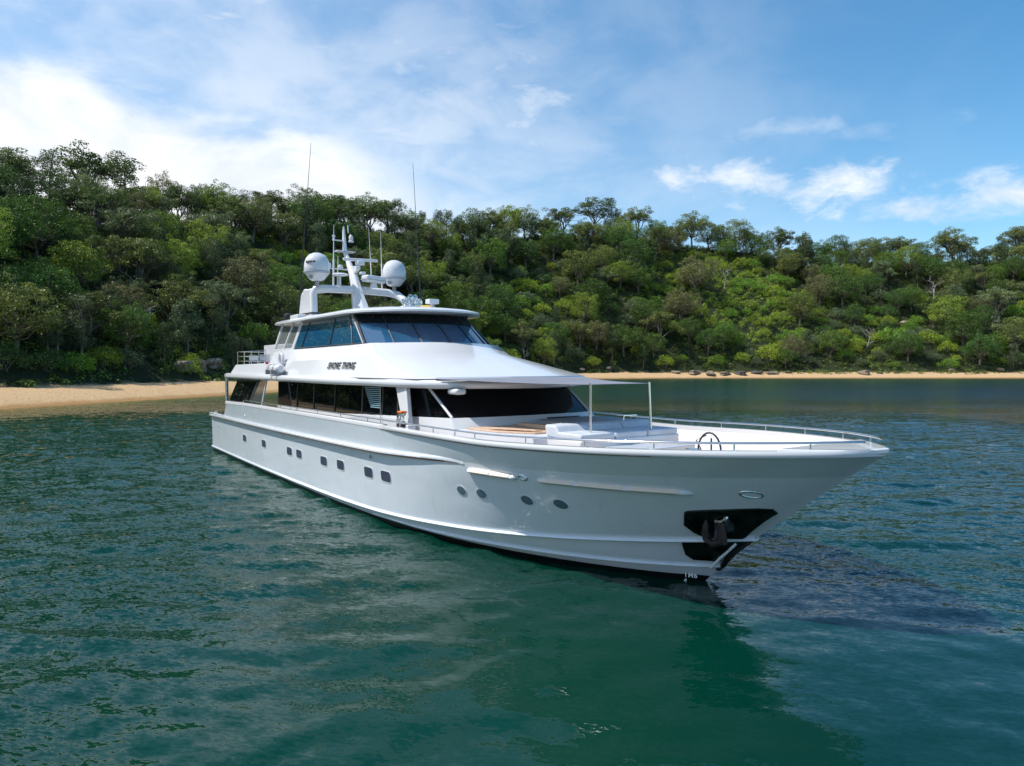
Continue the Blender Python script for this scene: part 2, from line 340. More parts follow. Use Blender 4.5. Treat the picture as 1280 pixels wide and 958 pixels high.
for k in range(56):
    lam = .58 * (3.4 / .58) ** (wr.random() ** 2.1); th = R(98) + wr.normal() * .62; kk = 2 * math.pi / lam
    zz += .0240 / kk * np.sin(kk * ((xn + warp) * math.cos(th) + (yn + warp2 * .5) * math.sin(th)) + wr.uniform(0, 6.3))
Z = np.zeros_like(X); Z[ii] = zz * envn * near[ii]
# distance to the shore, needed as a colour attribute, on a coarse grid and interpolated
gxs = np.concatenate([[-3500], np.arange(-160, 345, 4.), [3500]]); gys = np.concatenate([[-3500], np.arange(-60, 305, 4.), [3500]])
XX, YY = np.meshgrid(gxs, gys, indexing='ij'); SS = shore_dist(XX, YY).reshape(XX.shape)
fi = np.interp(wx, gxs, np.arange(len(gxs))); fj = np.interp(wy, gys, np.arange(len(gys))); i0 = np.clip(fi.astype(int), 0, len(gxs) - 2); j0 = np.clip(fj.astype(int), 0, len(gys) - 2)
fu = (fi - i0)[:, None]; fv = (fj - j0)[None, :]; i0 = i0[:, None]; j0 = j0[None, :]
S = (SS[i0, j0] * (1 - fu) + SS[i0 + 1, j0] * fu) * (1 - fv) + (SS[i0, j0 + 1] * (1 - fu) + SS[i0 + 1, j0 + 1] * fu) * fv
V = np.stack([X, Y, Z], -1).reshape(-1, 3)
fin(bpy.data.objects.new('water', fastmesh('water', V, gridfaces(*X.shape), mw, attr={'shore': ('POINT', S)})), kind='structure')
# ------------------------------------------------------------------ the yacht (x forward from the stern, y to port, z up from the waterline)
white = vary(mat('white gelcoat', (.67, .68, .70), .16, coat=.35), .35, .02, .03)
hullw = weather(vary(mat('hull paint', (.73, .79, .85), .10, coat=1.), .22, .03, .03, (1, 1, 1.6)))
black = mat('antifouling', (.008, .009, .010), .45)
brown = mat('brown trim line', (.16, .07, .035), .4)
glass = mat('dark glass', (.003, .004, .006), .015, spec=.22)
glassw = mat('windscreen glass', (.008, .075, .160), .012, spec=1.0); glassw.node_tree.nodes['Principled BSDF'].inputs['IOR'].default_value = 1.75
steel = mat('stainless steel', (.72, .72, .72), .16, 1.)
grey = mat('grey frame', (.33, .34, .36), .35); dgrey = mat('dark grey trim', (.05, .052, .055), .4)
teak = vary(mat('teak deck', (.60, .42, .29), .6), 1.2, .18, stretch=(.4, 12, 1))
cush = vary(mat('cushion vinyl', (.52, .56, .62), .6), 3., .06, bump=.01)
canvas = vary(mat('awning canvas', (.20, .21, .25), .85), 2., .05, bump=.01)
tint = mat('tinted pane', (.08, .09, .09), .02, spec=.5); tint.node_tree.nodes['Principled BSDF'].inputs['Transmission Weight'].default_value = 0
tint.node_tree.nodes['Principled BSDF'].inputs['Alpha'].default_value = .55
clear = mat('clear pane', (.3, .33, .33), .02, spec=.5); clear.node_tree.nodes['Principled BSDF'].inputs['Alpha'].default_value = .28
redm = mat('red plastic', (.45, .03, .02), .4); blue = mat('blue fabric', (.10, .17, .36), .7); yel = mat('yellow cover', (.55, .36, .03), .6); orange = mat('orange plastic', (.75, .16, .02), .5)
blackp = mat('black rubber', (.012, .012, .013), .5); iron = vary(mat('anchor iron', (.035, .028, .032), .55, .4), 6, .4, bump=.02)
pocketm = vary(mat('anchor pocket liner', (.007, .014, .010), .3, .3), 3, .6, .12, bump=.01); blueport = mat('porthole glass', (.05, .06, .10), .04, spec=.6)

ovalglass = mat('oval port glass', (.11, .16, .20), .06, spec=.6)
HEAD = R(-54.3092); yacht = empty('motor_yacht', (-14.463, 41.5716, 0), HEAD, label='long white motor yacht with black windows and radar arch anchored in the bay', cat='yacht')
Y_ = yacht
def at_row(name, x):
    for n, xe, fz, fy in ROWS:
        if n == name: return (float(fy(x)) if x < xe else 0., float(fz(min(x, xe))))
def hully(x, z):
    zs = []; ys = []
    for n, xe, fz, fy in ROWS: zs.append(float(fz(min(x, xe)))); ys.append(float(fy(x)) if x < xe else 0.)
    return float(np.interp(z, zs, ys))
def hrows(names, sub, n=170):
    """grid of points, bottom row first, starboard (-y)"""
    s = np.linspace(0, 1, n); tt = 1 - (1 - s) ** 1.7; base = []
    for nm in names:
        r = [q for q in ROWS if q[0] == nm][0]; x = r[1] * tt
        base.append(np.stack([x, -r[3](x), r[2](x)], 1))
    base = np.array(base); out = []
    k = np.arange(len(names)); 
    for i in range(len(names) - 1):
        for q in range(sub[i]): out.append(i + q / sub[i])
    out.append(len(names) - 1); out = np.array(out, float)
    G = np.zeros((len(out), n, 3))
    for c in range(n):
        for a in range(3):
            G[:, c, a] = np.interp(out, k, base[:, c, a])
    return G
def hullmesh(name, names, sub, material, cut=False, transom=True, smooth=16):
    G = hrows(names, sub); m = MB(); rows, n, _ = G.shape
    if cut:
        for c in range(n):
            f = min(1, max(0, (G[-1, c, 0] - 3.0) / 1.1)); lo = G[0, c].copy()
            G[:, c] = lo + (G[:, c] - lo) * max(f, .04)
    for sgn in (1, -1):
        v = [(p[0], p[1] * sgn, p[2]) for r in G for p in r]; f = []
        for i in range(rows - 1):
            for j in range(n - 1):
                a = i * n + j; q = (a, a + 1, a + n + 1, a + n); f.append(q if sgn == 1 else q[::-1])
        m.add(v, f)
    if transom:
        v = [(p[0], p[1], p[2]) for p in G[:, 0]] + [(p[0], -p[1], p[2]) for p in G[::-1, 0]]
        m.add(v, [tuple(range(len(v)))])
    me_o = m.build(name, material, Y_)
    me = me_o.data; bm = bmesh.new(); bm.from_mesh(me); bmesh.ops.remove_doubles(bm, verts=bm.verts, dist=.002); bm.to_mesh(me); bm.free()
    me.polygons.foreach_set('use_smooth', [True] * len(me.polygons)); me.set_sharp_from_angle(angle=R(smooth))
    return me_o
hullmesh('underbody', ['keel', 'bilge', 'water', 'boot'], [3, 3, 1], black, smooth=40)
hullmesh('hull', ['boot', 'low_strake', 'strake', 'mid', 'knuckle'], [1, 2, 5, 5], hullw, smooth=14)
hullmesh('topside', ['knuckle', 'sheer'], [4], hullw, cut=True, transom=False, smooth=30)
def sweep(row, x0, x1, prof, n=120, both=True, taper=(0, 0)):
    """strip swept along a hull row; prof = list of (outward, up)"""
    xe = [r for r in ROWS if r[0] == row][0][1]; m = MB(); rings = []
    s = np.linspace(0, 1, n); xs = x0 + (min(x1, xe) - x0) * (1 - (1 - s) ** 1.5)
    P_ = [Vector((x, -at_row(row, x)[0], at_row(row, x)[1])) for x in xs]
    for i, p in enumerate(P_):
        d = P_[min(i + 1, n - 1)] - P_[max(i - 1, 0)]; o = Vector((d.y, -d.x, 0)); o = o.normalized() if o.length > 1e-6 else Vector((0, -1, 0))
        if o.y > 0 and abs(o.y) > .2: o = -o
        k = 1.
        if taper[0]: k = min(k, (xs[i] - x0) / taper[0] + .02)
        if taper[1]: k = min(k, (x1 - xs[i]) / taper[1] + .02)
        rings.append([p + o * (a * k) + Vector((0, 0, b)) for a, b in prof])
    m.loft(rings)
    if both: m.mirror()
    return m
# rub ledge under the aft bulwark: its lip shades the hull side
sweep('knuckle', .02, 27.5, [(-.05, -.06), (.10, -.03), (.15, .0), (.15, .05), (.10, .09), (-.06, .10)], taper=(0, 4.0)).build('rub_rail', hullw, Y_, smooth=40)
sweep('knuckle', .3, 27.3, [(.09, -.05), (.165, -.012), (.165, .006), (.09, .0)], taper=(0, 4.0)).build('trim_line', brown, Y_)
sweep('strake', .0, 40, [(-.05, .06), (.0, .045), (.075, .012), (.085, -.012), (.07, -.03), (-.05, -.055)]).build('spray_rail', hullw, Y_, smooth=50)
sweep('low_strake', 22, 40, [(-.05, .05), (.0, .03), (.055, .008), (.055, -.012), (-.05, -.04)], taper=(4, 0)).build('spray_rail', hullw, Y_, smooth=50)
# cap along the sheer, bolder from the gate forward
cp = sweep('sheer', 23.2, 36.1, [(-.16, -.02), (.035, -.02), (.050, .0), (.050, .065), (.03, .10), (-.16, .10)], taper=(1.0, .5)); cp.build('gunwale', white, Y_, smooth=50)
sweep('sheer', 3.9, 23.4, [(-.16, -.02), (.006, -.02), (.012, .06), (-.02, .11), (-.16, .115)]).build('gunwale', white, Y_, smooth=50)
sweep('sheer', 23.2, 33, [(-.02, -.04), (.024, -.04), (.042, -.022), (-.02, -.022)], taper=(1.0, 6)).build('trim_line', brown, Y_)
bow = MB()   # nose of the cap that closes the bow
bs = [(x, at_row('sheer', x)[0] - .03) for x in (34.9, 35.2, 35.45, 35.65, 35.8, 35.9)]
bow.prism([(x, -y, 3.2) for x, y in bs] + [(36.17, 0, 3.24)] + [(x, y, 3.2) for x, y in bs[::-1]], (0, 0, .112)); bow.build('bow_cap', white, Y_, bevel=.03)
# decks and bulwark inside
def deckz(x): return float(np.interp(x, [0, 3, 5, 20, 26, 30, 36], [1.98, 2.0, 2.05, 2.2, 2.3, 2.4, 2.62]))
inn = MB(); dk = MB(); xs = [0.05] + list(np.linspace(.6, 34.85, 70)); ins = []
for x in xs:
    yk, zk = at_row('knuckle', x); ys_, zs_ = at_row('sheer', x); f = min(1, max(0, (x - 3.0) / 1.1)); yt = yk + (ys_ - yk) * max(f, .04); zt = zk + (zs_ - zk) * max(f, .04)
    wdk = max(.04, min(hully(x, deckz(x)), yt) - .14); ins.append((x, wdk, deckz(x), max(.04, yt - .14), zt))
for sg in (-1, 1): inn.loft([[(x, sg * w1, z1 - .02), (x, sg * w2, z2 + .02)] for x, w1, z1, w2, z2 in ins], closed=False)
inn.build('bulwark_lining', white, Y_, smooth=60)
dk.loft([[(x, -w1 - .03, z1), (x, 0, z1 + .03), (x, w1 + .03, z1)] for x, w1, z1, w2, z2 in ins], closed=False); dk.build('deck', teak, Y_, smooth=60)
# aft quarter trim
for sg in (-1, 1): MB().box((1.5, sg * 3.32, 2.12), (2.9, .22, .05)).build('stern_cap', white, Y_, bevel=.02)
cl = MB()
for x in (.35, .8): cl.tube([(x, -3.2, 2.1), (x, -3.2, 2.26)], .035).tube([(x - .14, -3.2, 2.26), (x + .14, -3.2, 2.26)], .03)
cl.build('cleat', steel, Y_, smooth=40)

def patch(poly, off=.012, thick=.02, n=10):
    """flat-outline plate bent onto the starboard hull side; poly in (x, z)"""
    m = MB(); out = [];
    cx = sum(p[0] for p in poly) / len(poly); cz = sum(p[1] for p in poly) / len(poly)
    P_ = []
    for i, a in enumerate(poly):
        b2 = poly[(i + 1) % len(poly)]; k = max(1, int(math.hypot(b2[0] - a[0], b2[1] - a[1]) / .12))
        for q in range(k): P_.append((a[0] + (b2[0] - a[0]) * q / k, a[1] + (b2[1] - a[1]) * q / k))
    rings = []
    def pt(x, z, o):
        e = .02; y = hully(x, z); nx = (hully(x + e, z) - hully(x - e, z)) / (2 * e); nz = (hully(x, z + e) - hully(x, z - e)) / (2 * e)
        nv = Vector((-nx, 1, -nz)).normalized(); v = Vector((x, y, z)) + nv * o; return (v.x, -v.y, v.z)
    rings.append([pt(x, z, -.03) for x, z in P_])
    for s in [1, .8, .6, .4, .2, .02]: rings.append([pt(cx + (x - cx) * s, cz + (z - cz) * s, off) for x, z in P_])
    m.loft(rings, capa=False); return m
def rrect(cx, cz, w_, h_, r, sk=0.):
    o = []
    for (sx, sz, a0) in [(1, 1, 0), (-1, 1, 90), (-1, -1, 180), (1, -1, 270)]:
        for k in range(4):
            a = R(a0 + k * 30); x = cx + sx * (w_ / 2 - r) + r * math.cos(a); z = cz + sz * (h_ / 2 - r) + r * math.sin(a); o.append((x + sk * (z - cz), z))
    return o
for x, z in [(7.41, 1.28), (10.71, 1.32), (14.32, 1.345), (15.49, 1.355), (18.15, 1.38), (19.72, 1.42), (22.0, 1.46), (23.2, 1.48)]:
    ph = patch(rrect(x, z, .64, .36, .10), .012).build('porthole', white, Y_, smooth=30)
    patch(rrect(x, z + .012, .60, .31, .09), .018).build('pane', blueport, ph, smooth=30)
for x, z in [(27.1, 1.62), (27.87, 1.64), (29.35, 1.68), (30.24, 1.70)]:
    el_ = [(x + .20 * math.cos(a), z + .14 * math.sin(a)) for a in [R(18 * k) for k in range(20)]]
    el2 = [(x + .165 * math.cos(a), z + .11 * math.sin(a)) for a in [R(18 * k) for k in range(20)]]
    ph = patch(el_, .012).build('porthole', hullw, Y_, smooth=30); patch(el2, .02).build('pane', ovalglass, ph, smooth=30)
# recessed hawse rings
for x, z, s in [(34.03, 2.31, 1.), (29.53, 2.25, .8), (22.3, 1.98, .6), (1.9, 1.45, .4), (7.7, 2.42, .35)]:
    m = MB(); y = hully(x, z); m.tube([(x + .15 * s * math.cos(a), -hully(x + .15 * s * math.cos(a), z + .07 * s * math.sin(a)) - .02, z + .07 * s * math.sin(a)) for a in [R(24 * k) for k in range(16)]], .022 * s + .004, 6); m.build('hawse_ring', steel, Y_, smooth=60)
# sunlit fender strips on the bow flare
for x0, x1, cuts in [(27.62, 29.35, (28.55,)), (29.95, 33.15, (30.95, 32.0))]:
    m = MB(); n = 26; rr = []
    for i in range(n + 1):
        s = i / n; x = x0 + (x1 - x0) * s; z = 2.205 + .012 * (x - 27.6); y = hully(x, z); k = min(1, min(s, 1 - s) / .03 + .45)
        rr.append([(x, -y - a * k, z + b * (.4 + .6 * k)) for a, b in [(-.03, .075), (.04, .07), (.10, .03), (.11, -.02), (.08, -.05), (-.03, -.06)]])
    st = m.loft(rr).build('fender_strip', white, Y_, smooth=50)
    m = MB()
    segs = [x0 + .12, *cuts, x1 - .14]
    for a, b2 in zip(segs[:-1], segs[1:]):
        rr = []
        for i in range(9):
            x = a + .05 + (b2 - a - .1) * i / 8; z = 2.205 + .012 * (x - 27.6); y = hully(x, z); rr.append([(x, -y - p, z + q) for p, q in [(.02, .078), (.052, .074), (.112, .032), (.123, -.012), (.10, -.03), (.03, -.03)]])
        m.loft(rr)
    m.build('rubber_pad', mat('tan rubber', (.80, .68, .55), .5), st, smooth=50)
# anchor pocket, lower liner, stem bar, anchor
patch([(32.62, 1.32), (32.56, 1.5), (32.74, 1.80), (32.83, 1.84), (33.2, 1.90), (33.95, 2.0), (34.13, 1.99), (34.14, 1.90), (33.7, 1.52), (33.3, 1.22), (32.75, 1.19)], .045).build('anchor_pocket', pocketm, Y_, smooth=20)
patch([(32.20, .72), (32.26, 1.00), (32.33, 1.06), (33.30, 1.13), (33.02, .86), (32.72, .60), (32.28, .60)], .045).build('anchor_pocket', pocketm, Y_, smooth=20)
patch([(32.55, .36), (32.75, .58), (33.02, .86), (33.36, 1.15), (33.42, 1.12), (33.1, .82), (32.80, .50), (32.62, .34)], .05).build('stem_guard', blackp, Y_, smooth=20)
MB().tube([(32.55, -.26, .42), (32.80, -.28, .68), (33.10, -.27, .98), (33.16, -.24, 1.06), (33.14, -.22, 1.12)], .035, 8).build('stem_bar', hullw, Y_, smooth=60)
anc = empty('anchor', (33.25, -.86, 1.60)); anc.parent = Y_
MB().tube([(-.05, .30, .10), (0, .02, .02), (.02, -.12, -.10), (.03, -.18, -.32)], [.05, .06, .06, .05], 10).build('shank', iron, anc, smooth=50)
MB().tube([(-.24, -.18, -.34), (.0, -.22, -.40), (.26, -.16, -.30)], [.06, .09, .06], 10).build('crown', iron, anc, smooth=50)
for sg in (-1, 1):
    MB().loft([[(sg * .20 + .02 + a, -.20 + b, -.36 + c) for a, b, c in q] for q in
        [[(-.07, -.04, 0), (.07, -.04, 0), (.07, .05, 0), (-.07, .05, 0)], [(-.085, -.07, .14), (.085, -.07, .14), (.085, 0, .16), (-.085, 0, .16)], [(-.06, -.06, .30), (.06, -.06, .30), (.05, 0, .30), (-.05, 0, .30)], [(-.015, -.03, .42), (.015, -.03, .42), (.015, -.01, .42), (-.015, -.01, .42)]]]).build('fluke', iron, anc, smooth=30)
MB().lathe((0, .0, .16), [(.17, -.03), (.19, 0), (.17, .03), (.13, .03), (.13, -.03)], 20, Matrix.Rotation(R(62), 3, 'X')).build('hawse_collar', steel, anc, smooth=50)
MB().box((0, .12, -.02), (.34, .30, .34)).build('roller_housing', blackp, anc, bevel=.05)

def text(body, size, loc, rot, material, name, parent, shear=0., ext=.004, bold=0.):
    cu = bpy.data.curves.new(name, 'FONT'); cu.body = body; cu.size = size; cu.extrude = ext; cu.shear = shear; cu.offset = bold; cu.space_character = 1.14; cu.align_x = 'CENTER'; cu.align_y = 'CENTER'
    tmp = bpy.data.objects.new('tmp', cu); C.objects.link(tmp); dg = bpy.context.evaluated_depsgraph_get(); dg.update()
    me = bpy.data.meshes.new_from_object(tmp.evaluated_get(dg)); bpy.data.objects.remove(tmp); me.materials.clear(); me.materials.append(material)
    o = bpy.data.objects.new(name, me); fin(o, parent=parent); o.location = loc; o.rotation_euler = rot; return o
palem = mat('draft mark paint', (.7, .72, .7), .5)
text('1M6', .15, (32.10, -.385, .16), (R(76), 0, R(33)), palem, 'draft_mark', Y_, bold=.002)
text('4', .13, (31.98, -.42, .02), (R(76), 0, R(33)), palem, 'draft_mark', Y_, bold=.002)

# rails
def gun(x, o=-.07, dz=.12):
    y, z = at_row('sheer', x); y2 = max(.0, y + o); return (x, y2, z + dz)
for sg in (-1, 1):
    xs = list(np.linspace(7.5, 30, 40)) + list(35.95 - (35.95 - 30) * (1 - np.linspace(.03, 1, 22)) ** 1.6)
    pts = [(lambda p: (p[0], sg * p[1], p[2] + .12))(gun(min(x, 35.9))) for x in xs]
    pts = [(pts[0][0] - .25, pts[0][1], pts[0][2] - .17)] + pts
    rl = MB().tube(pts, .024, 8).build('side_rail', steel, Y_, smooth=60)
    for x in [9, 11.2, 13.4, 15.6, 17.8, 20, 22.2, 24.4, 26.3, 28.2, 30.0, 31.6, 33.0, 34.3, 35.3]:
        a = gun(x, dz=.10); MB().tube([(a[0], sg * a[1], a[2]), (a[0], sg * a[1], a[2] + .14)], .016, 6).build('stanchion', steel, rl, smooth=60)

# main deck house: lower wall, black glass band, front windscreen
def ring(pts, z, fz=None): return [(x, y, z if fz is None else fz(x, y)) for x, y in pts]
def sym(half):  # half = starboard points from aft to centre (y<0 .. 0)
    return half + [(x, -y) for x, y in half[::-1] if abs(y) > 1e-6]
h0 = sym([(10.6, -2.85), (16, -2.85), (22, -2.85), (25.75, -2.85), (26.3, -2.1), (26.6, -1.1), (26.7, 0)])
h1 = sym([(10.6, -2.83), (16, -2.83), (22, -2.83), (25.8, -2.66), (25.95, -2.1), (26.1, -1.1), (26.15, 0)])
h2 = sym([(10.6, -2.82), (16, -2.82), (22, -2.82), (25.52, -2.60), (25.70, -2.0), (25.8, -1.1), (25.85, 0)])
zs1 = lambda x, y: float(np.interp(x, [10, 21, 25.5, 27], [2.75, 3.18, 3.33, 3.34]))
MB().loft([ring(h0, 2.05), ring(h1, 3.05), ring(h2, 0, zs1)]).build('house_wall', white, Y_, smooth=30)
g0 = sym([(10.6, -2.80), (16, -2.80), (22, -2.80), (25.45, -2.52), (25.62, -1.95), (25.72, -1.1), (25.78, 0)])
g1 = sym([(10.6, -2.74), (16, -2.74), (22, -2.74), (24.15, -2.56), (24.30, -1.95), (24.45, -1.1), (24.5, 0)])
def zs_top(x, y): return 4.2
band = MB().loft([ring(g0, 0, lambda x, y: zs1(x, y) + .003), ring(g1, 4.2)]); band.build('window_band', glass, Y_, smooth=12)
MB().box((10.55, 0, 3.1), (.06, 5.5, 2.1)).build('aft_bulkhead', glass, Y_)
pgm = mat('pillar grey', (.55, .57, .6), .3)
for sg in (-1, 1): MB().tube([(25.48, sg * 2.55, 3.33), (24.15, sg * 2.60, 4.2)], .04, 6).build('windscreen_pillar', pgm, Y_, smooth=50)
# fine vertical divisions of the black band
for x, wd in [(13.2, .03), (15.2, .05), (17.4, .03), (19.9, .06), (21.5, .04), (22.6, .05)]:
    MB().box((x, -2.785, 3.6), (wd, .035, 1.22), Matrix.Rotation(R(-2.5), 3, 'X')).build('mullion', dgrey, Y_)
bl = MB()
for k in range(11):
    zz = 3.42 + k * .065; x0 = 20.62 - (zz - 3.4) * .75; bl.box(((x0 + 21.35) / 2, -2.80, zz), (21.35 - x0, .02, .028))
bl.build('louvre_blind', mat('blind slats', (.22, .38, .42), .5), Y_)
# broad white pillar by the boarding gate and the gear standing there
MB().prism([(22.75, -2.95, 4.2), (23.45, -2.95, 4.2), (23.95, -3.1, 2.95), (23.55, -3.1, 2.95)], (0, .14, 0)).build('gate_pillar', white, Y_, bevel=.02)
MB().box((24.0, -3.30, 2.75), (.34, .28, .72)).build('gate_step', blackp, Y_, bevel=.02)
MB().box((24.42, -3.30, 2.80), (.16, .24, .60)).build('gate_post', white, Y_, bevel=.02)
wn = MB().lathe((23.86, -3.28, 3.10), [(.0, 0), (.12, 0), (.13, .04), (.07, .08), (.06, .2), (.11, .25), (.11, .30), (.0, .31)], 16).build('capstan', steel, Y_, smooth=40)
MB().box((23.86, -3.28, 3.44), (.26, .2, .06)).build('capstan_cover', orange, wn, bevel=.02)
MB().tube([(21.9, -3.05, 2.3), (21.9, -3.05, 4.15)], .013, 6).build('awning_pole', steel, Y_)
# low bridge between side deck and house forward of the gate
MB().loft([[(19.6, -2.86, 3.0), (19.6, -3.5, 2.98), (19.6, -3.5, 2.2), (19.6, -2.86, 2.2)], [(20.4, -2.86, 3.17), (20.4, -3.0, 3.17), (20.4, -3.0, 2.2), (20.4, -2.86, 2.2)], [(22.9, -2.86, 3.19), (22.9, -3.0, 3.19), (22.9, -3.0, 2.2), (22.9, -2.86, 2.2)]]).build('side_locker', white, Y_, bevel=.015)
# aft wings with dark panes, open aft deck between them
for sg in (-1, 1):
    q = MB().prism([(4.25, sg * 3.34, 2.95), (8.3, sg * 3.44, 2.99), (9.15, sg * 3.2, 4.14), (5.05, sg * 3.1, 4.12)], (0, -sg * .07, 0)).build('wing_screen', dgrey, Y_)
    MB().prism([(4.35, sg * 3.345, 3.02), (6.6, sg * 3.40, 3.03), (7.2, sg * 3.17, 4.06), (5.08, sg * 3.12, 4.05)], (0, sg * .02, 0)).build('pane', glass, q)
    MB().prism([(6.75, sg * 3.405, 3.04), (8.1, sg * 3.445, 3.05), (8.8, sg * 3.215, 4.06), (7.35, sg * 3.175, 4.06)], (0, sg * .02, 0)).build('pane', glass, q)
    MB().prism([(8.35, sg * 3.42, 3.0), (10.25, sg * 3.44, 3.02), (10.35, sg * 3.2, 4.14), (9.2, sg * 3.2, 4.14)], (0, -sg * .02, 0)).build('side_pane', tint, Y_)
    MB().tube([(10.4, sg * 3.45, 3.0), (10.4, sg * 3.22, 4.15)], .04, 8).build('deck_post', mat('pale post', (.6, .62, .64), .3), Y_, smooth=50)
    MB().tube([(3.1, sg * 3.2, 2.12), (3.14, sg * 3.2, 4.15)], .085, 14).build('deck_post', steel, Y_, smooth=50)
# upper deck slab with its round edge
ud = sym([(3.06, -2.6), (3.1, -3.05), (3.45, -3.40), (4.2, -3.50), (10, -3.50), (16, -3.50), (19.2, -3.45), (20.6, -3.20), (23, -3.12), (25.0, -2.88), (25.75, -1.8), (26.1, -.9), (26.2, 0)])
def shrink(pts, k):
    return [(x + (k if x < 4 else (-k if x > 24 else 0)), y - math.copysign(min(k, abs(y)), y)) for x, y in pts]
MB().loft([ring(shrink(ud, .12), 4.13), ring(shrink(ud, .03), 4.16), ring(ud, 4.22), ring(ud, 4.30), ring(shrink(ud, .05), 4.38), ring(shrink(ud, .14), 4.40)]).build('upper_deck', white, Y_, smooth=50)
# coaming round the aft upper deck
cm = MB()
for sg in (-1, 1): cm.prism([(4.4, sg * 3.32, 4.39), (5.2, sg * 3.25, 4.84), (11.5, sg * 3.05, 4.92), (11.5, sg * 3.32, 4.39)], (0, -sg * .16, 0))
cm.prism([(4.4, -3.2, 4.39), (4.4, 3.2, 4.39), (5.2, 3.2, 4.84), (5.2, -3.2, 4.84)], (.16, 0, 0)); cm.build('coaming', white, Y_, bevel=.03)
# deck house sides, front slope and brow
b0 = sym([(9.9, -3.05), (14, -3.22), (20.3, -3.22), (22.2, -3.13), (24.1, -2.98), (25.0, -2.80), (25.66, -1.8), (26.02, -.9), (26.12, 0)])
b1 = sym([(9.7, -2.85), (14, -3.0), (20.25, -3.02), (20.6, -2.90), (20.9, -2.72), (21.35, -2.25), (21.95, -1.5), (22.25, -.75), (22.3, 0)])
b2_ = sym([(9.2, -2.5), (14, -2.62), (18.6, -2.66), (19.8, -2.64), (20.2, -2.60), (20.45, -2.2), (20.95, -1.4), (21.2, -.7), (21.28, 0)])
zb1 = lambda x, y: float(np.interp(x, [9, 18.4, 20.9, 22.3], [4.95, 5.0, 5.16, 5.25]))
zb2 = lambda x, y: float(np.interp(x, [9, 18.4, 21.3], [5.48, 5.50, 5.60]))
zb0 = lambda x, y: float(np.interp(x, [9, 24, 26], [4.39, 4.40, 4.44]))
lift = lambda x, y: zb0(x, y) + .045
MB().loft([ring(b0, 0, zb0), ring([(x - .02 * (x > 24), y * .995) for x, y in b0], 0, lift), ring(b1, 0, zb1), ring(b2_, 0, zb2)]).build('deck_house', white, Y_, smooth=14)
# wheelhouse: black glass walls, mullions, aft door frames
w0 = sym([(12.1, -2.54), (15, -2.56), (19.75, -2.60), (20.35, -2.10), (20.85, -1.35), (21.08, -.7), (21.15, 0)])
w1_ = sym([(12.7, -2.33), (15, -2.34), (18.25, -2.36), (18.95, -1.9), (19.4, -1.2), (19.6, -.6), (19.65, 0)])
MB().loft([ring(w0, 0, lambda x, y: zb2(x, y) - .02), ring(w1_, 6.68)]).build('wheelhouse', glassw, Y_, smooth=5)
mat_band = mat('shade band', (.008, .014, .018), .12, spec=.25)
def lerp(a, b, s): return tuple(a[i] + (b[i] - a[i]) * s for i in range(3))
wb = [(x, y, zb2(x, y)) for x, y in w0]; wt = [(x, y, 6.68) for x, y in w1_]
def on(poly, u_):
    i = min(int(u_), len(poly) - 2); return lerp(poly[i], poly[i + 1], u_ - i)
m = MB()
for k, wd in [(2.0, .05), (3.32, .022), (4.5, .022), (5.0, .001), (6.0, .022), (7.5, .022), (8.68, .022), (10.0, .05)]:
    if wd < .01: continue
    a = on(wb, k); b3 = on(wt, k); m.tube([a, b3], wd, 6)
m.build('mullion', mat('mullion dark', (.03, .035, .04), .3), Y_, smooth=50)
for k in (2.0, 10.0): a = on(wb, k); b3 = on(wt, k); sg = -1 if k < 6 else 1; MB().tube([(a[0] - .13, a[1] + sg * .03, a[2] + .01), (b3[0] - .16, b3[1] + sg * .035, b3[2])], .024, 6).build('window_edge', mat('edge grey', (.5, .52, .55), .3), Y_, smooth=50)
m = MB()
for sg in (-1, 1):
    m.tube([(12.5, sg * 2.565, 5.54), (19.5, sg * 2.62, 5.57)], .022, 6)
    m.tube([(16.35, sg * 2.59, 5.56), (16.45, sg * 2.38, 6.6)], .022, 6).tube([(18.6, sg * 2.60, 5.56), (18.3, sg * 2.50, 6.1), (17.9, sg * 2.4, 6.6)], .018, 6).tube([(13.1, sg * 2.56, 5.55), (13.6, sg * 2.36, 6.6)], .02, 6)
m.build('window_rail', dgrey, Y_, smooth=50)
for sg in (-1, 1):     # aft door frames
    fr = MB()
    for a, b3, wd in [((11.75, 5.46), (12.55, 6.68), .17), ((9.15, 5.46), (9.85, 6.68), .10), ((10.55, 5.5), (11.35, 6.66), .07), ]:
        ya = sg * 2.53; yb = sg * 2.34
        fr.prism([(a[0] - wd, ya, a[1]), (a[0] + wd, ya, a[1]), (b3[0] + wd, yb, b3[1]), (b3[0] - wd, yb, b3[1])], (0, -sg * .07, 0))
    fr.prism([(9.1, sg * 2.535, 5.46), (11.9, sg * 2.535, 5.46), (11.95, sg * 2.52, 5.56), (9.15, sg * 2.52, 5.56)], (0, -sg * .06, 0))
    d = fr.build('door_frame', white, Y_, bevel=.012)
    MB().prism([(9.25, sg * 2.515, 5.56), (11.65, sg * 2.515, 5.56), (12.35, sg * 2.335, 6.62), (9.95, sg * 2.335, 6.62)], (0, -sg * .015, 0)).build('pane', clear, d)
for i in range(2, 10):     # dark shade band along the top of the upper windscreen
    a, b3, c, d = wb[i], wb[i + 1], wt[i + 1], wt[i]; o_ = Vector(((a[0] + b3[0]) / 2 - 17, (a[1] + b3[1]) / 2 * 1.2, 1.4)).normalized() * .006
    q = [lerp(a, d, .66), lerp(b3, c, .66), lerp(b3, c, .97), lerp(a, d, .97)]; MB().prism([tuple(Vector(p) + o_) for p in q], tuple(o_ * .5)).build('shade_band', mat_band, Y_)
m = MB()      # wipers parked on the upper windscreen
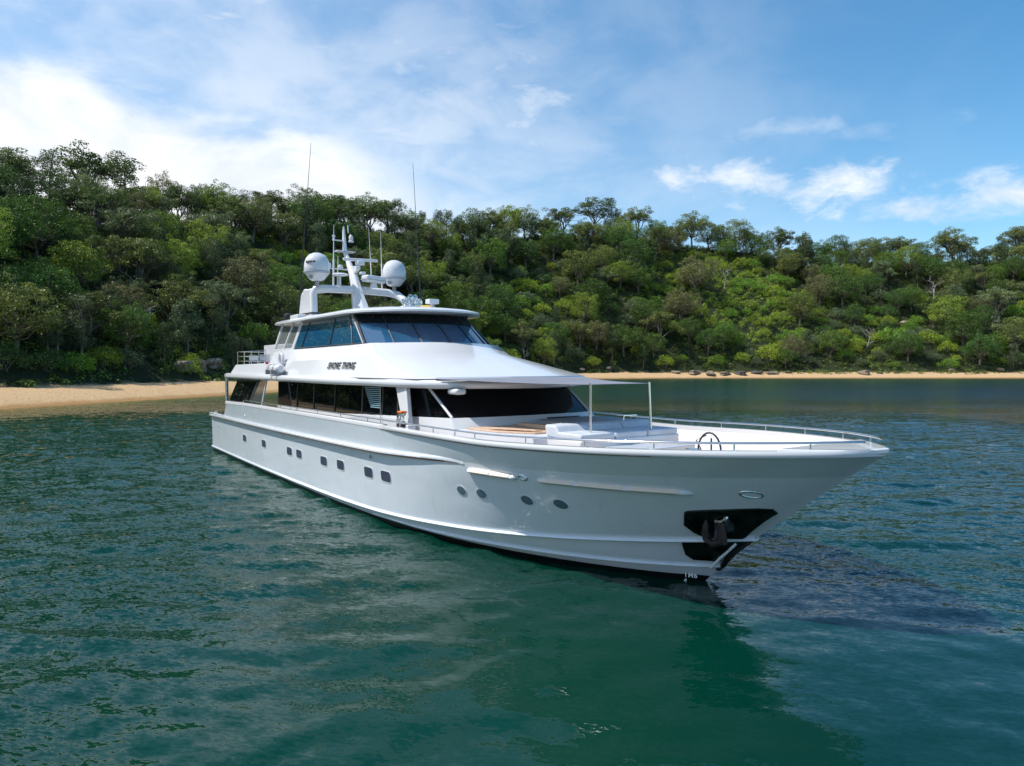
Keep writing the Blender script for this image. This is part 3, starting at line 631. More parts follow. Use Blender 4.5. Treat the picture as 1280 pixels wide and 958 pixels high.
for k in (3.0, 4.2, 6.6, 8.4): a = on(wb, k); b3 = on(wt, k); m.tube([lerp(a, b3, .98), tuple(np.array(lerp(a, b3, .8)) + np.array((.12, -.25, .02)))], .014, 5)
m.build('wiper', dgrey, Y_)
# hard top
def rf(k, z): return [(14 + (x - 14) * (1 - k), y * (1 - k * 1.15), z) for x, y in sym([(8.8, -1.9), (9.0, -2.42), (9.6, -2.58), (12, -2.66), (18.2, -2.72), (19.2, -2.45), (20.3, -1.75), (20.9, -.9), (21.05, 0)])]
MB().loft([rf(.035, 6.655), rf(.0, 6.68), rf(.0, 6.74), rf(.015, 6.79), rf(.08, 6.86), rf(.22, 6.95), rf(.45, 7.04), rf(.7, 7.10), rf(.92, 7.12)]).build('roof', white, Y_, smooth=35)
# radar arch
ar = MB().prism([(11.0, -1.98, 6.85), (12.75, -1.98, 6.85), (12.55, -1.98, 8.10), (11.75, -1.98, 8.18), (11.35, -1.98, 7.95)], (0, .30, 0))
ar.build('arch_leg', white, Y_, bevel=.06)
MB().prism([(10.98, -2.0, 7.02), (12.78, -2.0, 7.02), (12.78, -2.0, 7.10), (10.98, -2.0, 7.10)], (0, .34, 0)).build('arch_foot_trim', dgrey, Y_)
MB().tube([(12.62, -1.83, 6.9), (12.55, -1.83, 7.9), (12.6, -1.75, 8.10), (12.72, -1.5, 8.14), (12.95, -.4, 8.14), (13.0, .4, 8.14), (12.95, 1.5, 8.12), (13.2, 1.85, 8.02), (13.7, 1.95, 7.75), (14.3, 1.95, 7.25), (14.6, 1.95, 6.95)], [.17] * 11, 14).build('arch', white, Y_, smooth=60)
MB().tube([(11.6, -1.9, 7.9), (11.9, -1.7, 8.08), (12.6, -1.2, 8.12)], .13, 12).build('arch_brace', white, Y_, smooth=60)
def mast_ring(x, z, wx_, wy_): return [(x + wx_ * math.cos(a), wy_ * math.sin(a), z) for a in [R(22.5 + 45 * k) for k in range(8)]]
mast = MB().loft([mast_ring(13.55, 6.95, .75, .36), mast_ring(13.15, 7.7, .52, .28), mast_ring(12.95, 8.2, .38, .22), mast_ring(12.55, 8.9, .27, .18), mast_ring(12.2, 9.3, .20, .14), mast_ring(11.85, 9.75, .15, .11), mast_ring(11.62, 10.05, .13, .10), mast_ring(11.55, 10.6, .10, .08), mast_ring(11.5, 10.95, .07, .06), mast_ring(11.5, 11.2, .03, .03)]).build('mast', white, Y_, smooth=50)
MB().box((11.6, 0, 10.02), (.5, .9, .04)).build('spreader', white, mast, bevel=.01)
MB().box((12.2, -.55, 9.12), (.12, 1.1, .05)).build('spreader', white, mast, bevel=.01)
MB().box((11.55, -.3, 10.52), (.1, .5, .05)).build('spreader', white, mast, bevel=.01)
MB().lathe((11.75, .25, 10.45), [(0, 0), (.12, .01), (.13, .06), (.08, .1), (.10, .14), (.10, .26), (.05, .34), (0, .35)], 14).build('masthead_light', white, mast, smooth=40)
MB().lathe((11.55, -.5, 10.5), [(0, 0), (.05, 0), (.04, .12), (.07, .16), (.07, .24), (0, .26)], 12).build('masthead_light', white, mast, smooth=40)
MB().tube([(11.6, .18, 10.9), (11.6, .16, 11.25)], .03, 8).build('anemometer', white, mast, smooth=40)
MB().lathe((12.2, -.45, 9.15), [(0, 0), (.1, 0), (.12, .08), (.08, .16), (0, .18)], 12).build('gps_puck', white, mast, smooth=40)
MB().lathe((12.2, -.95, 9.15), [(0, 0), (.06, 0), (.07, .1), (.05, .2), (0, .22)], 12).build('gps_puck', white, mast, smooth=40)
MB().prism([(12.45, -.06, 8.75), (13.25, -.06, 9.05), (13.25, -.06, 9.2), (12.3, -.06, 9.25)], (0, .12, 0)).build('radar_bracket', white, mast, bevel=.02)
rd = MB().box((13.1, .1, 9.33), (.34, .34, .2)).build('radar_pedestal', white, mast, bevel=.05)
MB().box((13.1, .12, 9.47), (.16, 1.55, .12), Matrix.Rotation(R(-12), 3, 'Z')).build('radar_antenna', white, rd, bevel=.04)
MB().box((13.35, .1, 8.86), (.3, .22, .12)).build('camera_pod', white, mast, bevel=.04)
rd2 = MB().lathe((13.55, .55, 8.24), [(.0, 0), (.18, 0), (.14, .12), (.14, .2), (0, .2)], 14).build('radar_pedestal', white, Y_, smooth=40)
MB().box((13.55, .55, 8.60), (.44, 1.15, .30), Matrix.Rotation(R(20), 3, 'Z')).build('radar_housing', white, rd2, bevel=.09)
MB().box((13.55, .55, 8.56), (.45, 1.17, .035), Matrix.Rotation(R(20), 3, 'Z')).build('housing_band', grey, rd2)
MB().tube([(12.9, -.75, 8.2), (12.9, -.75, 8.72)], .05, 8).lathe((12.9, -.75, 8.70), [(0, 0), (.30, .03), (.36, .07), (.30, .13), (.0, .17)], 20).build('satellite_disc', white, Y_, smooth=40)
for sg, nm in ((-1, 0), (1, 1)):
    bz = 8.42
    dm = MB().lathe((12.98, sg * 1.82, bz), [(0, 0), (.20, .0), (.30, .04), (.47, .26), (.53, .34), (.545, .5), (.53, .74), (.46, .95), (.33, 1.11), (.16, 1.19), (0, 1.205)], 40).build('satellite_dome', white, Y_, smooth=60)
    MB().lathe((12.98, sg * 1.82, bz - .25), [(.09, 0), (.09, .27)], 14).build('neck', grey, dm, smooth=40)
    MB().lathe((12.98, sg * 1.82, bz), [(.50, .30), (.545, .335), (.552, .37), (.545, .41)], 40).build('seam_band', mat('band grey', (.42, .44, .5), .4), dm, smooth=60)
    MB().box((12.98 + .22, sg * 1.82 - .34, bz + .16), (.16, .05, .18), Matrix.Rotation(R(35), 3, 'Z')).build('dome_hatch', grey, dm)
    if sg < 0:
        mk = MB()
        for k, (x0, x1) in enumerate([(-.02, .06), (.075, .15), (.165, .24), (.255, .33)]):
            a0 = R(-72 + x0 * 140); a1 = R(-72 + x1 * 140); r_ = .545
            c0 = (12.98, sg * 1.82); mk.prism([(c0[0] + r_ * math.cos(a0), c0[1] + r_ * math.sin(a0), bz + .80), (c0[0] + r_ * math.cos(a1), c0[1] + r_ * math.sin(a1), bz + .80), (c0[0] + (r_ + .006) * math.cos(a1), c0[1] + (r_ + .006) * math.sin(a1), bz + .72), (c0[0] + (r_ + .006) * math.cos(a0), c0[1] + (r_ + .006) * math.sin(a0), bz + .72)], (.01, -.012, 0))
        mk.build('dome_marking', dgrey, dm)
whip = mat('white whip', (.75, .77, .78), .3); dwhip = mat('dark whip', (.025, .025, .028), .4)
for a, b3, r_, mm in [((12.75, -1.0, 8.2), (12.85, -1.0, 10.95), .030, whip), ((12.8, -.82, 8.2), (12.85, -.82, 9.6), .03, whip), ((12.6, .9, 8.2), (12.25, .9, 11.15), .020, whip), ((12.7, 1.35, 8.2), (12.35, 1.45, 11.0), .022, whip),
                      ((12.9, -2.6, 7.0), (14.55, -2.6, 13.75), .022, dwhip), ((14.5, 2.4, 7.0), (13.75, 2.4, 13.95), .022, dwhip), ((9.2, .9, 6.9), (9.1, .9, 8.0), .015, dwhip)]:
    q = Vector(b3) - Vector(a); MB().tube([a, Vector(a) + q * .45, Vector(a) + q * .46, b3], [r_ * 1.5, r_ * 1.3, r_ * .8, r_ * .35], 8).build('whip_antenna', mm, Y_, smooth=60)
# things fixed on the hard top
hn = MB().box((16.2, .95, 7.2), (.5, .7, .12)).build('horn_base', white, Y_, bevel=.02)
for dy_, dz_, s in [(-.28, .0, 1.), (.0, .0, 1.1), (.28, .02, 1.1), (.10, .22, .8), (-.12, .22, .8)]:
    MB().lathe((15.95, 1.0 + dy_, 7.38 + dz_), [(.035, 0), (.045, .22), (.10 * s, .36), (.145 * s, .44), (.13 * s, .44), (.03, .3)], 16, Matrix.Rotation(R(88), 3, 'Y') ).build('horn', steel, hn, smooth=50)
MB().tube([(18.9, .5, 7.0), (18.9, .5, 7.14)], .07, 10).box((18.9, .5, 7.22), (.34, .42, .18)).build('searchlight', white, Y_, bevel=.03)
MB().box((14.9, .55, 7.18), (.5, .8, .16)).box((14.6, .9, 7.26), (.3, .3, .1)).build('roof_box', white, Y_, bevel=.03)
MB().lathe((10.3, -2.2, 6.86), [(0, 0), (.2, 0), (.22, .1), (.19, .26), (.08, .33), (0, .33)], 18).build('deck_light', blackp, Y_, smooth=40)
MB().box((11.8, -2.25, 6.9), (1.0, .4, .24)).build('roof_block', white, Y_, bevel=.04)
MB().box((25.35, -2.32, 4.06), (.5, .36, .17)).build('soffit_light', white, Y_, bevel=.07)
nm = text('SHORE THING', .34, (18.85, -3.14, 4.785), (R(70.4), 0, 0), mat('name paint', (.008, .008, .01), .35), 'name_lettering', Y_, shear=.22, ext=.006, bold=.006)
nm.scale = (1.0, 1, 1)
# foredeck: trunk, teak top, sunpad, sofa, vent, awning
MB().loft([ring(sym([(25.6, -2.75), (27.5, -2.6), (28.6, -2.0), (28.8, 0)]), 2.25), ring(sym([(25.6, -2.65), (27.4, -2.5), (28.4, -1.95), (28.6, 0)]), 3.0), ring(sym([(25.6, -2.6), (27.3, -2.42), (28.3, -1.88), (28.5, 0)]), 3.04)]).build('foredeck_trunk', white, Y_, smooth=30)
MB().prism([(25.9, -2.35, 3.044), (27.25, -2.25, 3.044), (28.15, -1.7, 3.044), (28.1, -.5, 3.044), (26.6, -.45, 3.07), (26.2, -.2, 3.09)], (0, 0, .03)).build('teak_step', teak, Y_, bevel=.008)
MB().prism([(26.75, -2.2, 3.1), (28.0, -1.55, 3.1), (28.05, -1.35, 3.1), (26.8, -1.9, 3.1)], (0, 0, .025)).prism([(26.3, -.9, 3.08), (28.0, -.75, 3.08), (28.0, -.6, 3.08), (26.3, -.7, 3.08)], (0, 0, .10)).build('table_leaf', teak, Y_, bevel=.008)
MB().loft([ring([(26.5, -.35), (28.0, -.30), (28.1, 2.0), (27.0, 2.2), (26.3, 1.8)], 3.05), ring([(26.5, -.35), (28.0, -.30), (28.1, 2.0), (27.0, 2.2), (26.3, 1.8)], 3.24), ring([(26.6, -.2), (27.9, -.15), (27.95, 1.9), (27.0, 2.05), (26.45, 1.7)], 3.27)]).build('sunpad', vary(mat('sunpad grey', (.30, .33, .36), .6), 4, .06), Y_, bevel=.04)
sf = MB().box((29.0, .2, 2.68), (1.5, 3.5, .62)).build('foredeck_sofa', white, Y_, bevel=.05)
for k in range(3):
    y = -.95 + k * 1.15
    MB().loft([[(28.35, y - .56, 3.0), (28.35, y + .56, 3.0), (29.0, y + .56, 2.95), (29.0, y - .56, 2.95)], [(28.3, y - .56, 3.30), (28.3, y + .56, 3.30), (28.72, y + .56, 3.30), (28.72, y - .56, 3.30)]]).build('cushion', cush, sf, bevel=.06)
    MB().box((29.25, y, 3.06), (.95, 1.12, .16)).build('cushion', cush, sf, bevel=.05)
MB().box((30.3, .25, 2.62), (.9, 2.3, .42)).build('foredeck_locker', white, Y_, bevel=.04)
MB().tube([(28.2, -1.35, 3.1), (28.25, -1.35, 3.28), (28.25, -.9, 3.30)], .025, 6).build('grab_rail', steel, Y_, smooth=60)
MB().tube([(28.5, 1.1, 3.3), (28.5, 1.12, 3.42), (28.5, 1.6, 3.42), (28.5, 1.62, 3.3)], .018, 6).build('grab_rail', steel, Y_, smooth=50)
vt = MB()
for k in range(4): vt.box((26.02 + k * .085, 1.05, 3.235 - k * .045), (.05, 1.25, .02), Matrix.Rotation(R(28), 3, 'Y'))
vt.build('vent_louvre', blackp, Y_)
aw = []; N_ = 24
for i in range(N_ + 1):
    s = i / N_; ya = -2.75 + 5.5 * s; xa = float(np.interp(abs(ya), [0, .9, 1.8, 2.75], [26.1, 26.0, 25.68, 25.05]))
    yb = -.98 + 2.13 * s; xb = 29.42 - .12 * math.sin(math.pi * s); row = []
    for j in range(13):
        q = j / 12; sag = -.07 * math.sin(math.pi * q) * (.4 + .6 * math.sin(math.pi * s)); za = float(np.interp(abs(ya), [0, 2.75], [4.47, 4.42]))
        inset = .14 * math.sin(math.pi * q) * (1 if s < .5 else -1) * abs(1 - 2 * s) ** 3
        row.append((xa + (xb - xa) * q, ya + (yb - ya) * q + inset, za + (4.33 - za) * q + sag))
    aw.append(row)
a2 = MB().loft(aw, closed=False).build('awning', canvas, Y_, smooth=80); sdm = a2.modifiers.new('thick', 'SOLIDIFY'); sdm.thickness = .012
for y in (-.95, 1.12):
    MB().tube([(29.55 if y > 0 else 29.42, y, 2.3), (29.42, y, 4.36)], .032, 10).build('awning_pole', steel, a2, smooth=60)
# windlass hoops on the bow deck
wl = MB().lathe((32.0, -.2, 2.5), [(0, 0), (.22, 0), (.22, .12), (.12, .18), (.12, .34), (.18, .38), (.18, .44), (0, .46)], 18).build('windlass', steel, Y_, smooth=40)
MB().tube([(32.0 + .28 * math.cos(R(a)), .35 + .05 * math.cos(R(a)), 2.85 + .42 * math.sin(R(a))) for a in range(0, 181, 15)], .022, 8).build('hose_loop', blackp, wl, smooth=60)
MB().tube([(32.0, .3, 2.6), (31.5, .5, 3.05), (31.9, .35, 3.2)], .014, 6).tube([(32.05, .35, 2.6), (32.05, .35, 3.15)], .02, 6).build('hose_loop', blackp, wl, smooth=60)
# aft upper deck: rails, locker
rl = MB()
for sg in (-1, 1):
    for z in (5.03, 5.28, 5.53): rl.tube([(5.2, 0 if sg < 0 else 2.9, z), (3.4, 0 if sg < 0 else 2.9, z)], .02, 6) if False else rl.tube([(8.6, sg * 2.75, z), (3.6, sg * 2.75, z), (3.45, sg * 2.6, z), (3.45, 0, z)], .02, 6)
    for x in (3.6, 4.9, 6.2, 7.5, 8.6): rl.tube([(x, sg * 2.75, 4.38), (x, sg * 2.75, 5.53)], .022, 6)
    rl.tube([(3.45, sg * 1.3, 4.38), (3.45, sg * 1.3, 5.53)], .022, 6)
rl.build('upper_rail', steel, Y_, smooth=60)
MB().box((6.6, -.3, 5.12), (3.4, 2.9, 1.46)).build('bar_locker', white, Y_, bevel=.04)
MB().tube([(8.6, -.3, 5.8), (8.5, -.3, 6.35)], .02, 6).build('flag_staff', white, Y_)

# loose things carried on the yacht (each its own)
MW = Matrix.Translation(yacht.location) @ Matrix.Rotation(HEAD, 4, 'Z')
def aboard(name, p, rz=0, **kw): return empty(name, tuple(MW @ Vector(p)), HEAD + rz, **kw)
ch = aboard('deck_chair', (5.6, -2.35, 4.41), .3, label='steel framed chair with blue seat by the rail on the yacht\'s upper aft deck', cat='chair', group='blue chairs on the upper aft deck')
MB().box((0, 0, .42), (.5, .5, .08)).build('seat', blue, ch, bevel=.02); MB().box((-.24, 0, .74), (.07, .46, .36)).build('backrest', white, ch, bevel=.02)
for ax in (-1, 1):
    for ay in (-1, 1): MB().tube([(ax * .22, ay * .23, 0), (ax * .22, ay * .23, .92 if ax < 0 else .42)], .018, 6).build('leg', steel, ch)
def copy_tree(o, parent=None):
    c = o.copy(); C.objects.link(c); c.parent = parent
    for q in list(o.children): copy_tree(q, c)
    return c
for i, (px, py, rz, lb) in enumerate([(7.2, -2.35, -.2, 'steel framed chair with blue seat, middle one beside the white locker on the upper deck'), (8.3, -2.35, .9, 'steel framed chair with blue seat closest to the wheelhouse door frame')]):
    c = copy_tree(ch); c.location = MW @ Vector((px, py, 4.41)); c.rotation_euler.z = HEAD + rz; c['label'] = lb
cd = aboard('liferaft_canister', (12.3, -3.42, 4.42), 0, label='white liferaft canister lying on the ledge beside the yacht\'s upper deck house', cat='liferaft')
MB().lathe((-.75, 0, .24), [(0, 0), (.13, .01), (.19, .07), (.20, .16), (.20, 1.34), (.19, 1.43), (.13, 1.5), (0, 1.5)], 20, Matrix.Rotation(R(90), 3, 'Y')).build('canister', white, cd, smooth=40)
MB().box((-.35, 0, .10), (.08, .62, .2)).box((.35, 0, .10), (.08, .62, .2)).build('cradle', grey, cd, bevel=.01)
for x in (-.35, .3): MB().lathe((x - .03, 0, .24), [(.208, 0), (.208, .06)], 20, Matrix.Rotation(R(90), 3, 'Y')).build('strap', dgrey, cd)
MB().lathe((-.82, -.1, .42), [(0, 0), (.07, .02), (.07, .1), (0, .12)], 10).build('release', redm, cd, smooth=40)
lb_ = aboard('lifebuoy', (12.0, -3.06, 5.02), 0, label='white horseshoe lifebuoy with yellow rope hung on the upper deck side', cat='lifebuoy')
MB().tube([(.22 * math.sin(R(a)), 0, .27 * math.cos(R(a))) for a in range(-140, 141, 20)], .075, 10).build('ring', white, lb_, smooth=60)
MB().tube([(.1, -.02, -.30), (.18, -.03, -.32), (.3, -.02, -.28), (.22, -.02, -.24)], .03, 6).build('rope', yel, lb_, smooth=60)
kb = aboard('yellow_float', (15.6, 1.5, 7.1), .2, label='long yellow float bag lying on the yacht\'s hard top behind the horns', cat='float')
MB().loft([[(x, r_ * math.cos(R(a)), .12 + r_ * .8 * math.sin(R(a))) for a in range(0, 360, 36)] for x, r_ in [(-1.1, .03), (-.9, .11), (-.3, .17), (.3, .16), (.9, .12), (1.3, .02)]]).build('bag', yel, kb, smooth=60)
fl = aboard('flag', (8.52, -.3, 6.05), .4, label='small blue flag on the staff behind the wheelhouse', cat='flag')
MB().loft([[(-.02 - .42 * s, .05 * math.sin(s * 7), .26 - .06 * s), (-.02 - .42 * s, .05 * math.sin(s * 7 + .6), -.02 - .08 * s)] for s in np.linspace(0, 1, 9)], closed=False).build('cloth', blue, fl, smooth=80)
# ------------------------------------------------------------------ trees, bushes, undergrowth, rocks
def leaf_mat(name, use_obj=True, ground=False):
    m = bpy.data.materials.new(name); m.use_nodes = True; t = NT(m.node_tree); t.n.clear()
    out = t.node('ShaderNodeOutputMaterial'); v = t.node('ShaderNodeAttribute', attribute_name='v').outputs['Fac']
    if ground:
        g = t.node('ShaderNodeNewGeometry').outputs['Position']
        a = t.noise(g, .05, 4, .6); c = t.noise(t.mapping(g, loc=(40, 7, 3)), .16, 3, .6)
        base = t.mix(t.sm(a, .40, .56), (.050, .085, .024), (.150, .240, .030)); base = t.mix(t.sm(c, .52, .66), base, (.085, .098, .045))
        gx, gy, gz = t.sep(g); px_ = t.m('DIVIDE', t.m('SUBTRACT', gx, 102), 44); py_ = t.m('DIVIDE', t.m('SUBTRACT', gy, 318), 34)
        rr = t.m('SQRT', t.m('ADD', t.m('MULTIPLY', px_, px_), t.m('MULTIPLY', py_, py_)))
        base = t.mix(t.sm(t.m('ADD', rr, t.m('MULTIPLY', t.m('SUBTRACT', a, .5), 2.5)), 1.0, .6), base, (.26, .40, .05))
    else:
        base = t.node('ShaderNodeObjectInfo').outputs['Color']
    k = t.m('MULTIPLY_ADD', v, 1.25, .28)
    hs = t.node('ShaderNodeHueSaturation'); t.l.new(base, hs.inputs['Color']); t.l.new(k, hs.inputs['Value']); t.l.new(t.m('MULTIPLY_ADD', v, -.05, .515), hs.inputs['Hue']); hs.inputs['Saturation'].default_value = 1.0
    d = t.node('ShaderNodeBsdfDiffuse'); tr = t.node('ShaderNodeBsdfTranslucent'); gl = t.node('ShaderNodeBsdfGlossy'); gl.inputs['Roughness'].default_value = .45
    gl.inputs['Color'].default_value = (.5, .5, .5, 1)
    t.l.new(hs.outputs[0], d.inputs[0]); t.l.new(hs.outputs[0], tr.inputs[0])
    mx = t.node('ShaderNodeMixShader'); mx.inputs[0].default_value = .36; t.l.new(d.outputs[0], mx.inputs[1]); t.l.new(tr.outputs[0], mx.inputs[2])
    m2 = t.node('ShaderNodeMixShader'); m2.inputs[0].default_value = .05; t.l.new(mx.outputs[0], m2.inputs[1]); t.l.new(gl.outputs[0], m2.inputs[2])
    t.l.new(m2.outputs[0], out.inputs[0]); return m
leafm = leaf_mat('leaves'); underm = leaf_mat('undergrowth leaves', ground=True)
bark = vary(mat('bark grey', (.15, .125, .10), .9), 2, .35); barkp = vary(mat('bark pale', (.34, .31, .27), .85), 2, .3)

def leaves(cen, rad, per, size, r_, flat=.6, up=.35):
    """leaf quads round many cluster centres; returns verts, faces, per-face tone"""
    n = np.maximum(8, (per * (rad / 1.0) ** 2)).astype(int); idx = np.repeat(np.arange(len(cen)), n); N = len(idx)
    d = r_.normal(size=(N, 3)); d[:, 2] += .35; d /= np.linalg.norm(d, axis=1, keepdims=True)
    rr = rad[idx] * (1 - .42 * r_.random(N) ** 1.6); lump = 1 + .22 * np.sin(d[:, 0] * 5 + idx) * np.cos(d[:, 1] * 5 + idx * 1.7)
    p = cen[idx] + d * (rr * lump)[:, None] * np.array([1, 1, flat])
    nn = d * .9 + r_.normal(size=(N, 3)) * .55; nn[:, 2] += up; nn /= np.linalg.norm(nn, axis=1, keepdims=True)
    q = r_.normal(size=(N, 3)); a = np.cross(nn, q); a /= np.linalg.norm(a, axis=1, keepdims=True); b = np.cross(nn, a)
    s = size * (.6 + .8 * r_.random(N)); L = (a * s[:, None] * .5); W_ = (b * s[:, None] * .30)
    V = np.stack([p - L, p + W_, p + L, p - W_], 1).reshape(-1, 3); F = np.arange(N * 4).reshape(-1, 4)
    tone = np.clip(.5 * r_.random(N) + .35 * r_.random(len(cen))[idx] + .15, 0, 1)
    return V, F, tone
def limb(m, a, b, r0, r1, r_, bend=.12, n=5, sides=6):
    a = np.array(a, float); b = np.array(b, float); L = np.linalg.norm(b - a); off = r_.normal(size=3) * L * bend; off2 = r_.normal(size=3) * L * bend * .5
    P_ = [a + (b - a) * s + off * math.sin(math.pi * s) + off2 * math.sin(2 * math.pi * s) for s in np.linspace(0, 1, n)]
    m.tube([tuple(p) for p in P_], [r0 + (r1 - r0) * s for s in np.linspace(0, 1, n)], sides); return P_
def make_kind(kind, seed):
    r_ = np.random.default_rng(seed); m = MB(); cen = []; rad = []
    if kind == 'gum':
        H = 9.4; Rr = r_.uniform(4.2, 5.4); fork = r_.uniform(1.6, 3.2); lean = r_.normal(size=2) * .5
        limb(m, (0, 0, -1.2), (lean[0], lean[1], fork), .34, .24, r_, .04, 5, 8)
        for k in range(r_.integers(6, 9)):
            a = k * 2.4 + r_.random(); rr = Rr * math.sqrt((k + .5) / 8) * r_.uniform(.7, 1.0); z = H * (1 - .30 * (rr / Rr) ** 2) * r_.uniform(.80, 1.0)
            tip = (lean[0] + rr * math.cos(a), lean[1] + rr * math.sin(a), z - .6); pts = limb(m, (lean[0], lean[1], fork - .2), tip, .17, .06, r_, .10, 7, 6)
            for q in range(r_.integers(8, 12)):
                c = np.array(tip) + r_.normal(size=3) * np.array([1.45, 1.45, .75]) - (0, 0, .3); s = pts[r_.integers(3, 6)]
                limb(m, s, c, .06, .025, r_, .1, 4, 4); cen.append(c + (0, 0, .25)); rad.append(r_.uniform(.65, 1.3))
        V = leaves(np.array(cen), np.array(rad), 120, .26, r_, .55, .5)
    elif kind == 'broad':
        H = r_.uniform(8.5, 10); Rr = r_.uniform(3.9, 4.9); cz = H * .58
        limb(m, (0, 0, -1.2), (0, 0, H * .45), .36, .22, r_, .04, 5, 8); n = 84
        for k in range(n):
            ph = math.acos(1 - 1.68 * (k + .5) / n); a = k * 2.39996; sc = r_.uniform(.55, 1.12) * (1 + .16 * math.sin(3 * a + seed) * math.sin(ph * 3 + seed))
            c = np.array([Rr * math.sin(ph) * math.cos(a) * sc, Rr * math.sin(ph) * math.sin(a) * sc, cz + (H - cz) * math.cos(ph) * sc * 1.0]); cen.append(c); rad.append(r_.uniform(.55, 1.35))
            if k % 3 == 0: limb(m, (0, 0, H * r_.uniform(.2, .42)), c, .10, .03, r_, .12, 5, 5)
        V = leaves(np.array(cen), np.array(rad), 115, .25, r_, .72, .35)
    elif kind == 'oak':       # tall feathery she-oak
        H = r_.uniform(9.5, 11); limb(m, (0, 0, -1.2), (.2, .1, H * .93), .26, .05, r_, .03, 8, 7)
        for k in range(52):
            z = H * r_.uniform(.24, .98); w_ = (1 - abs(z / H - .55) ** 1.6 * 1.9) * 2.5; a = r_.uniform(0, 6.3); c = np.array([math.cos(a) * w_ * r_.uniform(.3, 1), math.sin(a) * w_ * r_.uniform(.3, 1), z]); cen.append(c); rad.append(r_.uniform(.55, 1.05))
            if k % 2 == 0: limb(m, (.1, .05, z * .82), c, .05, .02, r_, .08, 4, 4)
        V = leaves(np.array(cen), np.array(rad), 125, .25, r_, .95, .1)
    elif kind == 'bush':
        H = r_.uniform(2.8, 3.8); Rr = r_.uniform(2.1, 2.9)
        for k in range(5): a = k * 1.3; limb(m, (0, 0, -.5), (math.cos(a) * .9, math.sin(a) * .9, H * .6), .07, .03, r_, .1, 4, 5)
        for k in range(34):
            ph = math.acos(1 - 1.25 * (k + .5) / 34); a = k * 2.39996; sc = r_.uniform(.7, 1.08)
            cen.append(np.array([Rr * math.sin(ph) * math.cos(a) * sc, Rr * math.sin(ph) * math.sin(a) * sc, H * .35 + H * .6 * math.cos(ph) * sc])); rad.append(r_.uniform(.5, .95))
        V = leaves(np.array(cen), np.array(rad), 110, .24, r_, .8, .35)
    elif kind == 'dead':
        H = 8.; p0 = limb(m, (0, 0, -1), (.6, .2, H * .6), .22, .13, r_, .06, 6, 7)
        for k in range(7):
            s = p0[r_.integers(2, 6)]; a = r_.uniform(0, 6.3); e = np.array(s) + np.array([math.cos(a) * 2.2, math.sin(a) * 2.2, r_.uniform(.6, 2.8)]); q = limb(m, s, e, .10, .04, r_, .15, 6, 5)
            for j in range(3): limb(m, q[r_.integers(2, 5)], np.array(e) + r_.normal(size=3) * 1.0 + (0, 0, .6), .045, .015, r_, .15, 4, 4)
        V = None
    tm = bpy.data.meshes.new('trunk'); tm.from_pydata(m.v, [], m.f); tm.polygons.foreach_set('use_smooth', [True] * len(tm.polygons)); tm.materials.append(barkp if kind == 'dead' else bark)
    cm_ = None if V is None else fastmesh('crown', V[0], V[1], leafm, smooth=False, attr={'v': ('FACE', V[2])})
    return tm, cm_
KINDS = {k: [make_kind(k, 100 * i + j) for j in range(n)] for i, (k, n) in enumerate([('gum', 6), ('broad', 6), ('oak', 3), ('bush', 5), ('dead', 2)])}
NAMES = {'gum': 'gum_tree', 'broad': 'broadleaf_tree', 'oak': 'she_oak', 'bush': 'shrub', 'dead': 'dead_tree'}
COLS = {'gum': [('olive', (0.158, 0.210, 0.052)), ('dark green', (0.089, 0.142, 0.032)), ('grey-green', (0.158, 0.216, 0.085))],
        'broad': [('deep green', (0.063, 0.150, 0.021)), ('mid-green', (0.110, 0.222, 0.028)), ('olive', (0.158, 0.216, 0.048)), ('brownish', (0.168, 0.180, 0.067)), ('yellow-green', (0.210, 0.318, 0.038))],
        'oak': [('grey-green', (0.113, 0.164, 0.070)), ('dark green', (0.063, 0.109, 0.036))],
        'bush': [('bright green', (0.147, 0.316, 0.030)), ('yellow-green', (0.248, 0.367, 0.033)), ('dark green', (0.064, 0.148, 0.030)), ('grey-green', (0.138, 0.199, 0.091))], 'dead': [('bleached', (0.735, 0.840, 0.665))]}
SHAPE = {'gum': 'umbrella-shaped gum', 'broad': 'round tree', 'oak': 'feathery tree', 'bush': 'leafy shrub', 'dead': 'bare pale dead tree'}
TREES = []   # x, y, kind, colour index, scale, vertical stretch
def along(u, s_t):
    """the point on the bearing of column u that lies s_t metres inland"""
    ys = np.arange(40, 520, 1.0); xs = (u - 640) / FPX * ys; s = shore_dist(xs, ys); i = int(np.argmax(s > s_t)); return float(xs[i]), float(ys[i])
# skyline trees and other trees one can tell apart in the photograph
for u, ds, kd, ci, sc in [(30, -6, 'gum', 1, 1.15), (112, 0, 'gum', 1, 1.75), (75, -14, 'gum', 1, 1.1), (228, -3, 'gum', 1, 1.15), (288, 0, 'gum', 1, 1.0), (342, -2, 'gum', 1, 1.35), (372, -4, 'gum', 1, .8), (420, 0, 'broad', 0, 1.1), (485, -3, 'gum', 1, 1.6),
                          (548, 0, 'oak', 1, 1.2), (610, -2, 'gum', 0, 1.5), (655, 0, 'broad', 2, 1.5), (705, 0, 'gum', 1, 1.6), (742, 0, 'gum', 1, 1.9), (795, 0, 'gum', 0, 1.7), (865, -2, 'gum', 0, 1.9), (918, 0, 'broad', 2, 1.6), (970, 2, 'gum', 1, 1.6), (1045, 0, 'broad', 0, 1.5),
                          (1125, -4, 'gum', 0, 1.7), (1190, -8, 'gum', 0, 2.0), (1272, -4, 'gum', 0, 2.0), (1080, -10, 'broad', 2, 1.6)]:
    W_ = float(hill_w(np.array([(u - 640) / FPX * 100.]), np.array([100.]))[0]); x, y = along(u, W_ + ds); TREES.append((x, y, kd, ci, sc, 1.))
